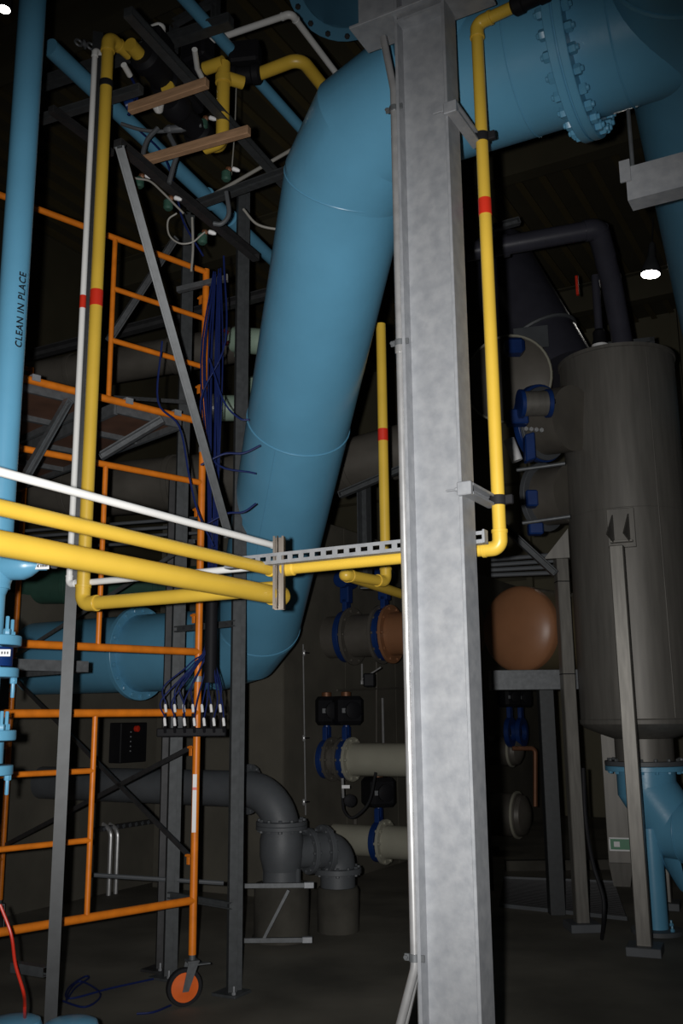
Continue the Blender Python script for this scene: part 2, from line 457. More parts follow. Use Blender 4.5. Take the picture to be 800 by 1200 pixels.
# tee riser behind the column, with its reinforcing pad, and the cross pipe at the right
RT = toX(H1, C_, 515)
part(bp, 'riser', G().tube([RT, RT+UP*2.2], PR*0.8, 48), BLUE)
g = G(); nu, nv = 28, 10
q0 = UP; q1 = -B
for i in range(nv+1):
    for k in range(nu):
        a = 2*math.pi*k/nu; rr = 0.55+0.45*i/nv
        th = 1.98*rr*math.sin(a); ax_ = (0.36 if math.cos(a) > 0 else 0.12)*rr*math.cos(a)
        g.v.append(RT + C_*ax_ + (q0*math.cos(th)+q1*math.sin(th))*(PR+0.006+0.24*(1-rr)))
for i in range(nv):
    for k in range(nu):
        g.f.append((i*nu+k, i*nu+(k+1) % nu, (i+1)*nu+(k+1) % nu, (i+1)*nu+k))
for k in range(nu):
    a = 2*math.pi*k/nu; th = 1.98*math.sin(a); ax_ = (0.36 if math.cos(a) > 0 else 0.12)*math.cos(a)
    g.v.append(RT + C_*ax_ + (q0*math.cos(th)+q1*math.sin(th))*(PR-0.002))
for k in range(nu):
    g.f.append((nv*nu+k, nv*nu+(k+1) % nu, (nv+1)*nu+(k+1) % nu, (nv+1)*nu+k))
pad = part(bp, 'reinforcing_pad', g, BLUE)
aa = 0.55; pp = RT + C_*0.17 + (q0*math.cos(1.05)+q1*math.sin(1.05))*(PR+0.008)
pp = pp + (q0*math.cos(1.05)+q1*math.sin(1.05))*0.075
nn = (q0*math.cos(1.05)+q1*math.sin(1.05))
part(pad, 'pad_plug', G().lathe([(0.024, 0), (0.024, 0.006), (0.013, 0.008), (0.013, 0.014)], pp, nn, 16), BLUE)
RX = toX(H1, C_, 822)
dn = V((math.sin(math.radians(23)), math.cos(math.radians(23)), 0))
cp = thing('blue_cross_pipe', 'large dark-lit blue pipe crossing at the right end of the header', 'pipe', (RX.x, RX.y, 0))
part(cp, 'upper_length', G().tube([RX - dn*1.1, RX], PR*1.05, 48), BLUE)
part(cp, 'lower_length', G().tube([RX, RX+dn*5.5], PR*1.05, 48), BLUE)
part(cp, 'weld_seam', G().torus(RX-dn*0.38, dn, PR*1.05, 0.012, 48), BLUE)
# bolted flange pair on the header
FP = toX(H1, C_, 676)
flange(bp, FP, C_, PR+0.085, 0.036, BLUE, nb=28, rb=PR+0.05, br=0.024, bh=0.028, stud=0.008)
part(bp, 'gasket', G().lathe([(PR+0.075, 0), (PR+0.075, 0.007)], FP-C_*0.007, C_, 40), BLUE)
flange(bp, FP-C_*0.043, C_, PR+0.085, 0.036, BLUE, nb=28, rb=PR+0.05, br=0.024, bh=0.028, stud=0.008)
fw = FP+C_*0.19
part(bp, 'weld_seam', G().torus(fw, C_, PR, 0.005, 48), BLUE)
part(bp, 'weld_seam', G().torus(toX(H1, C_, 615), C_, PR, 0.004, 48), BLUE)
# flange on the lower run
LF = toX(H2, A, 166)
flange(bp, LF, A, PR+0.07, 0.045, BLUE, nb=20, rb=PR+0.04, br=0.02, bh=0.02)
# threaded plug on the header near the column
pq = P(543, 43, 3.6)
# ================================================================== bracket beam at the right carrying the header
bb = thing('support_beam', 'galvanised channel beam under the right end of the blue header', 'beam', P(760, 240, 3.3))
b0 = P(737, 222, 3.42); b1 = b0 + C_*1.0
zt = toY(b0, UP, 206).z-b0.z; zb = b0.z-toY(b0, UP, 244).z
g = G().prism([(-0.045, -0.07), (0.045, -0.07), (0.045, -0.064), (-0.039, -0.064), (-0.039, 0.064), (0.045, 0.064), (0.045, 0.07), (-0.045, 0.07)], b0, b1, B)
part(bb, 'channel', g, GALV)
part(bb, 'end_clip', G().box(b0-B*0.055+UP*0.05, A*0.02, B*0.004, UP*0.045), GALV)
part(bb, 'hanger_rod', G().tube([b0-B*0.0+UP*0.075-A*0.02, b0+UP*0.34-A*0.02], 0.008, 8), GALVD)

# ================================================================== conduits on the column
ce0 = CC + A*(CD/2+0.016) - B*0.045
def zat(p, py): return toY(p, UP, py)
c_low = zat(ce0, 1122); c_hi = zat(ce0, 130)
con = thing('thick_conduit', 'thick bent steel conduit clamped along the left edge of the column', 'conduit', (ce0.x, ce0.y, 0))
k0 = c_low - UP*0.03
part(con, 'conduit_tube', G().tube(fillet([toX(zat(ce0, 40)+A*0.02, A, 449), zat(ce0, 105), c_hi, k0, k0+A*0.11-UP*0.34, k0+A*0.11-UP*1.2], 0.12, 7), 0.0148, 16), COND)
for py in (128, 402, 1122):
    c = zat(ce0, py)
    cl = part(con, 'clamp', G().ring(c-UP*0.012, UP, 0.019, 0.014, 0.024, 16, 0.001).bbox(c+A*0.026-B*0.004, A*0.008, B*0.004, UP*0.011, 0.001).bbox(c-A*0.026-B*0.006, A*0.012, B*0.004, UP*0.011, 0.001), GALVD)
    shared(cl, 'bolt', 'clampbolt', hexbolt(0.008, 0.008), GALVD, c+A*0.027-B*0.008, -B)
part(con, 'coupling', G().ring(zat(ce0, 405)-UP*0.03, UP, 0.0185, 0.014, 0.05, 16, 0.002), COND)
ce1 = CC + A*(CD/2+0.010) - B*0.012
solo('thin_conduit', G().tube(fillet([zat(ce1, 60), zat(ce1, 1110), zat(ce1, 1150)+A*0.02, zat(ce1, 1230)+A*0.08], 0.1), 0.0085, 12), COND, 'thin steel conduit squeezed between thick conduit and column', 'conduit')
ce2 = CC + A*(CD/2+0.036) + B*0.03
solo('rear_conduit', G().tube([zat(ce2, 350), zat(ce2, 1260)], 0.0085, 12), COND, 'slim conduit running down just behind the thick conduit', 'conduit')

# ================================================================== slotted strut behind the column, pipe bracket
SB = CC + B*(CBF/2+0.022)
s_l = toX(P(470, 634, SB.y+0.05), A, 470)
so = V((SB.x, SB.y, 0)); sz = toY(so+A*0.1, UP, 636).z
so.z = sz
sl = toX(so, A, 263); sr = toX(so, C_, 567)
st = thing('slotted_strut', 'slotted galvanised strut running left from the back of the column', 'strut', sl)
# three walls; slotted front wall is built from pieces around the holes
L = (sr-sl).length; d = (sr-sl).normalized()
hh = 0.0205
g = G()
g.bar(sl+UP*hh+B*0.02, sr+UP*hh+B*0.02, 0.003, 0.041, UP)
g.bar(sl-UP*hh+B*0.02, sr-UP*hh+B*0.02, 0.003, 0.041, UP)
n = int(L/0.0508)
g.bar(sl+UP*0.0145, sr+UP*0.0145, 0.012, 0.003, UP); g.bar(sl-UP*0.0145, sr-UP*0.0145, 0.012, 0.003, UP)
for k in range(n+1):
    a = sl+d*(k*0.0508); e = min(L, k*0.0508+0.022)
    if k*0.0508 < L: g.bar(a, sl+d*e, 0.017, 0.003, UP)
part(st, 'channel', g, GALV)
# beam clamp / strut end seen right of the column
part(st, 'end_lip', G().bbox(sr+d*0.004, d*0.004, B*0.018, UP*0.024, 0.001), GALV)

YA = so + B*0.045                                          # line of the yellow run behind the strut
bkp = toX(so+B*0.055, A, 327)
vb = thing('pipe_bracket', 'short vertical stainless strut where the yellow pipes meet', 'bracket', bkp)
bt = toY(bkp, UP, 629); bo = toY(bkp, UP, 714)
part(vb, 'channel', G().prism(cprof(0.044, 0.041), bo, bt, (A*0.93-B*0.37)), SSB)
part(vb, 'front_rib', G().bar(bo-B*0.022+C_*0.006, bt-B*0.022+C_*0.006, 0.004, 0.006, A), SSB)

# yellow pipe right of the bracket, behind the column, up to the valve
R15 = 0.0245
y1 = toY(toX(bkp+B*0.04, A, 330), UP, 667)
yv0 = toX(V((CC.x, CC.y, y1.z))+B*0.085, C_, 585)
ye = V((yv0.x, yv0.y, y1.z))
ye = toX(V((y1.x, y1.y, y1.z)), C_, 586)
yt = toY(ye, UP, 28)
yo = toX(yt, C_*0.9-B*0.1, 690)
yr = pipe_thing('yellow_drop_pipe', 'yellow pipe dropping right of the column and turning left behind it', 'pipe', [y1+A*0.02, ye, yt, yo], R15, YEL)
band(yr, toY(ye, UP, 243), UP, R15, 0.068)
part(yr, 'reducer', G().lathe([(R15*1.25, 0), (R15*1.25, 0.05), (R15*1.02, 0.056)], toX(y1, C_, 332), C_, 20), YEL)
d2 = (yo-yt).normalized(); v0 = toX(yt, d2, 600)
part(yr, 'black_valve', G().lathe([(0.030, 0), (0.040, 0.01), (0.040, 0.045), (0.034, 0.05), (0.034, 0.11), (0.040, 0.115), (0.040, 0.15), (0.03, 0.16)], v0, d2, 20), BLKP)
for py, nm, lb in ((128, 'upper', 'upper strut bracket holding yellow drop pipe to column'), (573, 'lower', 'lower strut bracket holding yellow drop pipe to column')):
    a0 = toY(CC - A*(CD/2+0.022) - B*0.055, UP, py)
    ref = toY(ye, UP, py+18)
    blen = (ref-a0).dot(B)
    a1 = a0 + B*(blen+0.02)
    if (ref-a0).dot(C_) < 0.03: pass
    br = thing('pipe_support_bracket', lb, 'bracket', a0)
    part(br, 'channel', G().prism(cprof(0.041, 0.041), a0, a1, UP), GALV)
    part(br, 'beam_clamp', G().bbox(a0-B*0.012+A*0.006, A*0.026, B*0.012, UP*0.024, 0.003), GALV)
    shared(br, 'clamp_bolt', 'bclamp', hexbolt(0.007, 0.012, 0.03), GALV, a0-B*0.012+A*0.032, A)
    pc = V((ye.x, ye.y, a1.z))
    ring = part(br, 'pipe_clamp', G().ring(pc-UP*0.018, UP, R15+0.006, R15-0.001, 0.036, 20, 0.001), BLK)
    part(ring, 'clamp_ear', G().bbox(pc+C_*(R15+0.018), C_*0.014, B*0.010, UP*0.017, 0.003), BLK)

# ================================================================== three pipes from the left to the bracket (along B)
def fromleft(name, label, py_end, r, m, back=0.0, cat='pipe', px_end=322):
    e = toY(toX(bkp+B*0.04, A, 320), UP, py_end); s = e - B*2.65
    t = thing(name, label, cat, s); part(t, 'pipe_length', G().tube([s, e], r, 24), m)
    return t, e
t, e = fromleft('white_feed_pipe', 'slim white plastic pipe, top of three running in from the left', 639, 0.0135, WHT)
part(t, 'end_cap', G().lathe([(0.0145, 0), (0.0145, 0.03), (0.012, 0.034)], e-B*0.01, B, 16), WHT)
t, e = fromleft('yellow_feed_pipe', 'medium yellow pipe, middle of three running in from the left', 668, 0.0245, YEL)
part(t, 'socket', G().lathe([(0.0245, 0), (0.030, 0.004), (0.030, 0.05)], e-B*0.03, B, 20), YEL)
t, e = fromleft('thick_yellow_feed_pipe', 'thickest yellow pipe, lowest of three running in from the left', 697, 0.0375, YEL)
part(t, 'end_elbow', G().lathe([(0.0375, 0), (0.043, 0.004), (0.043, 0.07), (0.03, 0.095), (0.012, 0.10)], e-B*0.01, B, 20), YEL)
tz = e.z-0.012
# return run: left along A, up, and over
rp0 = V((e.x, e.y, tz)) + B*0.035
rp1 = toX(rp0, A, 96)
rp1.z = toY(rp1, UP, 708).z
rp0.z = rp1.z - 0.004
rp2 = toY(rp1, UP, 43)
rp3 = rp2 + B*0.16
yl = pipe_thing('yellow_riser_pipe', 'tall yellow riser at left with a red band, fed by a low elbow', 'pipe', [rp0, rp1, rp2, rp3], 0.031, YEL, rad=0.055)
band(yl, toY(rp1, UP, 350), UP, 0.031, 0.085)
part(yl, 'black_clamp', G().ring(toY(rp1, UP, 99)-UP*0.018, UP, 0.036, 0.030, 0.036, 20), BLK)
# white riser beside it
wp = toX(rp1, A, 76); wp = toY(wp, UP, 684)
wt = toY(wp, UP, 56)
wr0 = toX(wp, C_, 480)
wr = pipe_thing('white_riser_pipe', 'slim white plastic riser with a dark red band beside the yellow riser', 'pipe', [wr0+B*0.09, wp+B*0.02, wt+B*0.02, wt+B*0.14], 0.0150, WHT)
band(wr, toY(wp+B*0.02, UP, 354), UP, 0.0150, 0.068)

# ================================================================== strut posts and rack at the left
def strut_post(px, py, d, y0, y1, w=0.041, dp=0.041, m=None, double=False):
    a, b = vert(px, py, d, y0, y1); return a, b
RK = thing('near_strut_post', 'dark grey double strut post standing left, nearest the camera', 'post', (0, 0, 0))
a, b = vert(86, 640, rp1.y+0.11, 40, 1200); a = a; b = V((b.x, b.y, 0.0))
ORIG[RK] = b.copy(); RK.location = b
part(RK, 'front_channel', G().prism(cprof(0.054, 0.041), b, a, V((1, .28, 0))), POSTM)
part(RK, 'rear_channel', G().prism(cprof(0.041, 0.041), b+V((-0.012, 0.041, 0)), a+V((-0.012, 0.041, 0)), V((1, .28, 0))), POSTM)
part(RK, 'base_plate', G().bbox(b+UP*0.006+B*0.02, A*0.07, B*0.08, UP*0.005, 0.001), POSTM)
cr = toY(b, UP, 1138)
part(RK, 'cross_arm', G().prism(cprof(0.041, 0.041), cr+A*0.02-B*0.02, cr+A*0.22-B*0.02, UP), STRUT)
def post(name, label, px, pyb, ytop, w, m, db=False):
    f = Pz(px, pyb, 0.0); t_ = toY(f, UP, ytop)
    t = thing(name, label, 'post', f, 'rack posts')
    part(t, 'channel', G().prism(cprof(w, w), f, t_, V((0.9, 0.35, 0))), m)
    if db: part(t, 'rear_channel', G().prism(cprof(w, w), f+B*w, t_+B*w, V((0.9, 0.35, 0))), m)
    part(t, 'foot_plate', G().bbox(f+UP*0.008, A*0.085, B*0.085, UP*0.008, 0.002), m)
    for q in ((1, 1), (-1, -1)):
        shared(t, 'anchor_bolt', 'anchor', hexbolt(0.012, 0.014, 0.03), GALV, f+A*0.06*q[0]+B*0.06*q[1]+UP*0.016, UP)
    return t, f, t_
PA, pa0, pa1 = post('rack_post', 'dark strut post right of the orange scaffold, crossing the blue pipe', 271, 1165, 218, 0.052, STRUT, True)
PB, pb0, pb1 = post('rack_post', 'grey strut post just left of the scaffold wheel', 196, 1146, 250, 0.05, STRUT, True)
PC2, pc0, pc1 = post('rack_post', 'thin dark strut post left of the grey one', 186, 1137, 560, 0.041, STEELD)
# cross rungs between posts
for i, (ya, yb_) in enumerate(((738, 742), (1048, 1056))):
    a = toY(pb0, UP, ya); b = toY(pa0, UP, yb_); b.z = a.z
    t = thing('rack_rung', ('slotted rung between rack posts over the blue pipe', 'low strut rung between the rack posts near floor')[i], 'rung', a, 'rack rungs')
    part(t, 'channel', G().prism(cprof(0.041, 0.025), a-V((0, .03, 0)), b-V((0, .03, 0)), UP), STRUT)
    if i == 0:
        dd = (b-a); 
        for k in range(1, 7): shared(t, 'slot_stud', 'slotstud', lambda: G().lathe([(0.008, 0), (0.008, 0.004)], (0, 0, 0), UP, 8), BLKP, a+dd*(k/7)-V((0, .05, 0)), V((0, -1, 0)))
def bar_thing(name, label, p0, p1, w=0.041, m=None, cat='strut', side=None, group=None):
    p0, p1 = V(p0), V(p1); t = thing(name, label, cat, p0, group)
    part(t, 'channel', G().prism(cprof(w, w), p0, p1, side or UP if abs((p1-p0).normalized().z) < 0.9 else A), m or STRUT)
    d_ = (p1-p0).normalized()
    for q in (p0, p1): part(t, 'end_plate', G().bbox(q, d_*0.004, perp(d_)[0]*w*0.48, perp(d_)[1]*w*0.48, 0.001), m or STRUT)
    return t
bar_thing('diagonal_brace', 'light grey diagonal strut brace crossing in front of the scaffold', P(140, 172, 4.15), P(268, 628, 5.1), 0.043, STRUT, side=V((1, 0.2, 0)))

# ================================================================== blue clean-in-place pipe at the far left
cx0 = P(19, 300, 3.72); RC = 0.058
ct = toY(cx0, UP, -40); cb = toY(cx0, UP, 700)
cip = thing('clean_in_place_pipe', 'light blue vertical pipe at left edge stencilled CLEAN IN PLACE', 'pipe', (cx0.x, cx0.y, 0))
part(cip, 'pipe_length', G().tube([ct, toY(cx0, UP, 690)], RC, 32), BLUE)
part(cip, 'reducer', G().lathe([(RC*1.10, 0), (RC*1.10, 0.1), (RC*0.72, 0.16)], toY(cx0, UP, 650), -UP, 28), BLUE)
rl = 0.042
part(cip, 'lower_length', G().tube([toY(cx0, UP, 690), V((cx0.x, cx0.y, 0.3))], rl, 24), BLUE)
tb = toY(cx0, UP, 664); dr = (V((1, -0.12, 0))).normalized()
br = part(cip, 'branch', G().lathe([(0.055, 0), (0.055, 0.075), (0.042, 0.105), (0.018, 0.14)], tb+dr*0.04, dr, 24), BLUE)
part(br, 'nipple', G().lathe([(0.021, 0), (0.021, 0.04), (0.016, 0.044)], tb+dr*0.165, dr, 16), BLUE)
tg0 = toX(tb, dr, 43); tg1 = toX(tb, dr, 60)
tg = part(br, 'tag', G().bbox((tg0+tg1)/2-V((0, 0.02, 0.006)), dr*0.028, V((0, 0.001, 0)), UP*0.013, 0.0003), PAPER)
g = G()
for k in range(6): g.box((tg0+tg1)/2-V((0, 0.0215, 0.006))+dr*(-0.006+0.005*k), dr*0.0016, V((0, 0.0004, 0)), UP*0.004)
g.add([(tg0+tg1)/2-V((0, 0.022, 0.006))+dr*(-0.022), (tg0+tg1)/2-V((0, 0.022, -0.001))+dr*(-0.014), (tg0+tg1)/2-V((0, 0.022, 0.013))+dr*(-0.014)], [(0, 1, 2)])
part(br, 'tag_print', g, INK)
part(br, 'drain_cock', G().lathe([(0.012, 0), (0.016, 0.006), (0.016, 0.02), (0.01, 0.024), (0.01, 0.04)], tg1, dr, 12), GALVD)
for (yy, up_) in ((757, 1), (783, 0), (868, 1), (897, 0)):
    c = toY(cx0, UP, yy)
    f = flange(cip, c, UP, 0.112, 0.038 if yy != 783 else 0.036, BLUE, nb=4, rb=0.092, br=0.014, bh=0.022, stud=0.045, both=False, off=0.62, name='flange') if up_ else \
        flange(cip, c, -UP, 0.108, 0.036, BLUE, nb=4, rb=0.092, br=0.014, bh=0.022, stud=0.05, both=False, off=0.62, name='flange')
va = toY(cx0, UP, 781); vb_ = toY(cx0, UP, 759)
part(cip, 'valve_ring', G().tube([va, vb_], 0.083, 28), VBLUE)
part(cip, 'expansion_body', G().tube([toY(cx0, UP, 895), toY(cx0, UP, 870)], 0.07, 28), BLUE)
ctr = (va*0.35+vb_*0.65)
nrm = V((-cx0.x*0+0.25, -1, 0)).normalized(); sx = V((nrm.y*-1, nrm.x, 0))
pl = part(cip, 'valve_label', G().bbox(ctr+nrm*0.087+sx*0.035, sx*0.045, nrm*0.001, UP*0.013, 0.0003), PAPER)
g = G()
for k in range(5): g.box(ctr+nrm*0.0885+sx*(0.030+0.010*k), sx*0.003, nrm*0.0004, UP*0.005)
g.add([ctr+nrm*0.0888+sx*0.008, ctr+nrm*0.0888+sx*0.018+UP*0.006, ctr+nrm*0.0888+sx*0.018-UP*0.006], [(0, 1, 2)])
part(cip, 'label_print', g, INK)
# stencilled lettering, wrapped on the pipe
def text_mesh(txt, size):
    cu = bpy.data.curves.new('t', 'FONT'); cu.body = txt; cu.size = size; cu.align_x = 'CENTER'; cu.align_y = 'CENTER'; cu.space_character = 1.12; cu.offset = 0.0011; cu.resolution_u = 3
    ob = bpy.data.objects.new('t', cu); COL.objects.link(ob)
    dg = bpy.context.evaluated_depsgraph_get(); me = bpy.data.meshes.new_from_object(ob.evaluated_get(dg))
    bpy.data.objects.remove(ob); bpy.data.curves.remove(cu)
    import bmesh
    bm = bmesh.new(); bm.from_mesh(me)
    for _ in range(2): bmesh.ops.bisect_plane(bm, geom=bm.verts[:]+bm.edges[:]+bm.faces[:], plane_co=(0, (_-0.5)*size*0.3, 0), plane_no=(0, 1, 0))
    g = G(); bm.verts.ensure_lookup_table(); g.v = [v.co.copy() for v in bm.verts]; g.f = [tuple(v.index for v in f.verts) for f in bm.faces]; bm.free(); return g
g = text_mesh('CLEAN IN PLACE', 0.046)
tl = max(v.x for v in g.v)-min(v.x for v in g.v)
tc_ = toY(cx0, UP, 367); zspan = (toY(cx0, UP, 324)-toY(cx0, UP, 411)).z
sc_ = zspan/tl; nv_ = []
for v in g.v:
    # text x -> up the pipe, text y -> around it (reads bottom to top)
    th = math.radians(-90+54) - v.y*0.95/RC
    nv_.append(V((cx0.x+math.cos(th)*(RC+0.0008), cx0.y+math.sin(th)*(RC+0.0008), tc_.z+v.x*sc_)))
g.v = nv_
part(cip, 'stencil_lettering', g, INK, 'black stencilled words CLEAN IN PLACE')

# ================================================================== orange rolling scaffold
wf = Pz(219, 1177, 0.0)
SRX = P(231, 835, wf.y-0.02); SR = V((SRX.x, SRX.y, 0))
sc = thing('scaffold_tower', 'orange tubular rolling scaffold tower at left with a caster wheel', 'scaffold', SR)
RS = 0.0225; W5 = 1.52; TI = 0.69; D7 = 2.5
def sz_(py): return toY(SR, UP, py).z
lev = [(sz_(1055), sz_(835)), (sz_(764), sz_(566)), (sz_(495), sz_(319))]
ztop = lev[2][1]
def frame(off, front):
    o = SR + off
    for sgn, q in ((0, o), (1, o-S*W5)):
        seams = [0.27, (lev[0][1]+lev[1][0])/2+0.02, (lev[1][1]+lev[2][0])/2+0.02, ztop+0.02]
        for k in range(3):
            part(sc, 'leg', G().tube([q+UP*seams[k], q+UP*(seams[k+1]-0.002)], RS, 14), ORG)
        for k in range(1, 3):
            part(sc, 'coupling_pin', G().ring(q+UP*(seams[k]-0.02), UP, RS+0.003, RS-0.002, 0.035, 14, 0.001), GALV)
    for k, (z0, z1) in enumerate(lev):
        for z in (z0, z1):
            part(sc, 'cross_tube', G().tube([o+UP*z, o-S*W5+UP*z], RS*(1.0 if z == z0 or k == 0 else 0.85), 14), ORG)
        i0 = o-S*TI
        part(sc, 'inner_post', G().tube([i0+UP*z0, i0+UP*z1], 0.0155, 12), ORG)
        if k == 0:
            for f in (0.37, 0.71):
                z = z0+(z1-z0)*f
                part(sc, 'ladder_rung', G().tube([i0+UP*z, o-S*W5+UP*z], 0.0155, 12), ORG)
        if k == 2:
            for f in (0.36, 0.68):
                z = z0+(z1-z0)*f
                part(sc, 'ladder_rung', G().tube([o+UP*z, i0+UP*z], 0.0165, 12), ORG)
    if front:
        g = G()
    for py in (876, 1004, 565+30, 720, 345, 450):
        z = sz_(py)
        st_ = part(sc, 'brace_stud', G().tube([o+UP*z+N*0.02, o+UP*z+N*0.085], 0.008, 8).bbox(o+UP*(z-0.02)+N*0.06, S*0.004, N*0.012, UP*0.03, 0.001), ORG)
frame(V((0, 0, 0)), True); frame(N*D7, False)
# cross braces
for (za, zb) in ((sz_(1004), 1.93), (sz_(876), 0.66)):
    part(sc, 'cross_brace', G().bar(SR+UP*za+N*0.07+S*0.01, SR+N*D7+UP*zb+S*0.01, 0.03, 0.012, UP), STEELD)
za = sz_(720)
part(sc, 'cross_brace', G().bar(SR-S*W5+UP*1.0, SR-S*W5+N*D7+UP*1.9, 0.026, 0.012, UP), STEELD)
for (za, zb) in ((lev[2][0]+0.15, lev[2][0]+0.85), (lev[1][0]+0.7, lev[1][0]+0.1)):
    part(sc, 'cross_brace', G().bar(SR+UP*za+N*0.07, SR+N*D7+UP*zb, 0.026, 0.012, UP), GALVD)
# label strip on the right leg
lp0 = sz_(975); lp1 = sz_(907)
cdir = (CAMLOC-SR); cdir.z = 0; cdir.normalize(); cs = V((-cdir.y, cdir.x, 0))
lst = part(sc, 'warning_label', G().bbox(SR+cdir*(RS+0.001)+UP*(lp0+lp1)/2-cs*0.006, cs*0.012, cdir*0.0015, UP*(lp1-lp0)/2, 0.0005), PAPER)
part(lst, 'label_stripe', G().box(SR+cdir*(RS+0.003)+UP*(lp0*0.25+lp1*0.75)-cs*0.006, cs*0.012, cdir*0.0005, UP*0.008), RED)
# casters
def caster(q, sw):
    c = q + UP*0.103
    wd = V((math.cos(sw), math.sin(sw), 0)); wa = V((-math.sin(sw), math.cos(sw), 0)); c = c - wd*0.045
    wh = part(sc, 'caster_wheel', G().lathe([(0.082, -0.02), (0.1, -0.02), (0.103, -0.012), (0.103, 0.012), (0.1, 0.02), (0.082, 0.02)], c, wa, 28), BLK)
    part(wh, 'wheel_core', G().lathe([(0.02, -0.026), (0.03, -0.024), (0.079, -0.0215), (0.081, -0.018), (0.081, 0.018), (0.079, 0.0215), (0.03, 0.024), (0.02, 0.026)], c, wa, 28), ORWH)
    g = G()
    for s_ in (-1, 1): g.add([q+UP*0.235+wa*0.032*s_+wd*0.03, q+UP*0.235+wa*0.032*s_-wd*0.03, c+wa*0.032*s_-wd*0.018-UP*0.02, c+wa*0.032*s_+wd*0.018-UP*0.02,
                              q+UP*0.235+wa*0.036*s_+wd*0.03, q+UP*0.235+wa*0.036*s_-wd*0.03, c+wa*0.036*s_-wd*0.018-UP*0.02, c+wa*0.036*s_+wd*0.018-UP*0.02],
                             [(0, 1, 2, 3), (7, 6, 5, 4), (0, 4, 5, 1), (1, 5, 6, 2), (2, 6, 7, 3), (3, 7, 4, 0)])
    g.bbox(q+UP*0.237, wd*0.035, wa*0.037, UP*0.006, 0.002); g.tube([q+UP*0.24, q+UP*0.30], 0.019, 12)
    part(wh, 'caster_fork', g, GALVD)
    part(wh, 'brake_pedal', G().bbox(q+UP*0.215+wd*0.06, wd*0.045, wa*0.018, UP*0.004, 0.001), GALVD)
caster(SR, math.radians(25)); caster(SR-S*W5, 1.0); caster(SR+N*D7, 2.0); caster(SR-S*W5+N*D7, .4)
# planks hooked on the middle tube
for k, (t0, t1) in enumerate(((0.16, 0.62), (0.76, 1.22))):
    zp = lev[2][0]-0.035
    pk = thing('scaffold_plank', ('aluminium framed plywood scaffold plank by the yellow riser', 'aluminium framed plywood scaffold plank further left behind the blue pipe')[k], 'plank', SR-S*(t0+t1)/2+UP*zp, 'scaffold planks')
    a = SR-S*t0+N*0.03+UP*zp; b = SR-S*t1+N*0.03+UP*zp
    for q in (a, b): part(pk, 'side_rail', G().bar(q, q+N*(D7-0.06), 0.075, 0.025, UP), GALVD)
    part(pk, 'plywood_panel', G().box((a+b)/2+N*(D7-0.06)/2+UP*0.01, S*(t1-t0)/2*0.95, N*(D7-0.06)/2, UP*0.006), PLY)
    part(pk, 'end_rail', G().bar(a, b, 0.06, 0.02, UP), GALVD)
    for q in (a.lerp(b, 0.12), a.lerp(b, 0.88)): part(pk, 'hook', G().bbox(q-N*0.03+UP*0.06, S*0.025, N*0.035, UP*0.004, 0.001).bbox(q-N*0.06+UP*0.045, S*0.025, N*0.004, UP*0.018, 0.001), GALV)
    for j in (1, 2, 3): part(pk, 'cross_rib', G().bar(a+N*0.5*j-UP*0.01, b+N*0.5*j-UP*0.01, 0.04, 0.03, UP), GALVD)
zp = sz_(785)
pk = thing('scaffold_plank', 'low scaffold plank hooked under the tube in front of the blue pipe', 'plank', SR-S*1.0+UP*zp, 'scaffold planks')
a = SR-S*0.74+N*0.03+UP*zp; b = SR-S*1.2+N*0.03+UP*zp
for q in (a, b): part(pk, 'side_rail', G().bar(q, q+N*(D7-0.06), 0.06, 0.025, UP), GALVD)
part(pk, 'end_rail', G().bar(a, b, 0.06, 0.02, UP), GALVD)
part(pk, 'plywood_panel', G().box((a+b)/2+N*(D7-0.06)/2+UP*0.01, S*0.21, N*(D7-0.06)/2, UP*0.006), PLY)
# braces of the upper deck
bar_thing('deck_brace', 'perforated grey strut slanting below the scaffold deck at left', P(30, 558, 5.0), P(80, 470, 5.2), 0.041, GALVD)
bar_thing('deck_brace', 'grey strut slanting between scaffold rungs in the upper frame', P(128, 398, 5.6), P(205, 280, 5.9), 0.041, GALVD)
bar_thing('deck_brace', 'grey strut slanting under the scaffold plank by the riser', P(118, 535, 5.6), P(190, 492, 5.6), 0.045, GALVD)

# ================================================================== blue air tubes and their manifold
mz = P(230, 858, 5.75)
ml = toX(mz, V((1, 0, 0)), 184); mr = toX(mz, V((1, 0, 0)), 265)
mani = thing('air_manifold', 'black valve manifold bar with two rows of white tube fittings', 'manifold', (ml+mr)/2)
part(mani, 'manifold_bar', G().bar(ml, mr, 0.05, 0.045, UP, 0.006), BLKP)
fits = []
for row, (py, n_, x0, x1) in enumerate(((830, 7, 194, 258), (846, 7, 193, 262))):
    for k in range(n_):
        q = P(x0+(x1-x0)*k/(n_-1), py, 5.75-0.05*row)
        ft = shared(mani, 'white_fitting', 'wfit', lambda: G().lathe([(0.005, -0.024), (0.0085, -0.022), (0.0085, 0.016), (0.005, 0.024)], (0, 0, 0), UP, 8), PAPER, q, UP+V((-0.12, 0, 0)))
        part(mani, 'fitting_stem', G().tube([q-UP*0.03, V((q.x, q.y+0.02, mz.z))], 0.008, 8), BLKP)
        fits.append(q+UP*0.025)
bund = P(247, 760, 5.72)
random.seed(3)
for k in range(0, 14):
    q = fits[k]; j = V((random.uniform(-.028, .028), random.uniform(-.02, .02), 0))
    top = toY(bund, UP, 320+random.uniform(-6, 6))+j
    pts = [q, q+UP*0.10+j, (q*0.4+(bund+j)*0.6)+UP*0.05, bund+j+UP*0.1, toY(bund, UP, 560)+j*1.5, toY(bund, UP, 420)+j*2.2+V((-0.02*(k % 3), 0, 0)), top]
    solo('air_tube', G().tube(spline(pts, 5), 0.0046, 6), HOSEB, 'thin blue air tube in the bundle rising beside the orange scaffold leg', 'tube', 'blue air tubes')
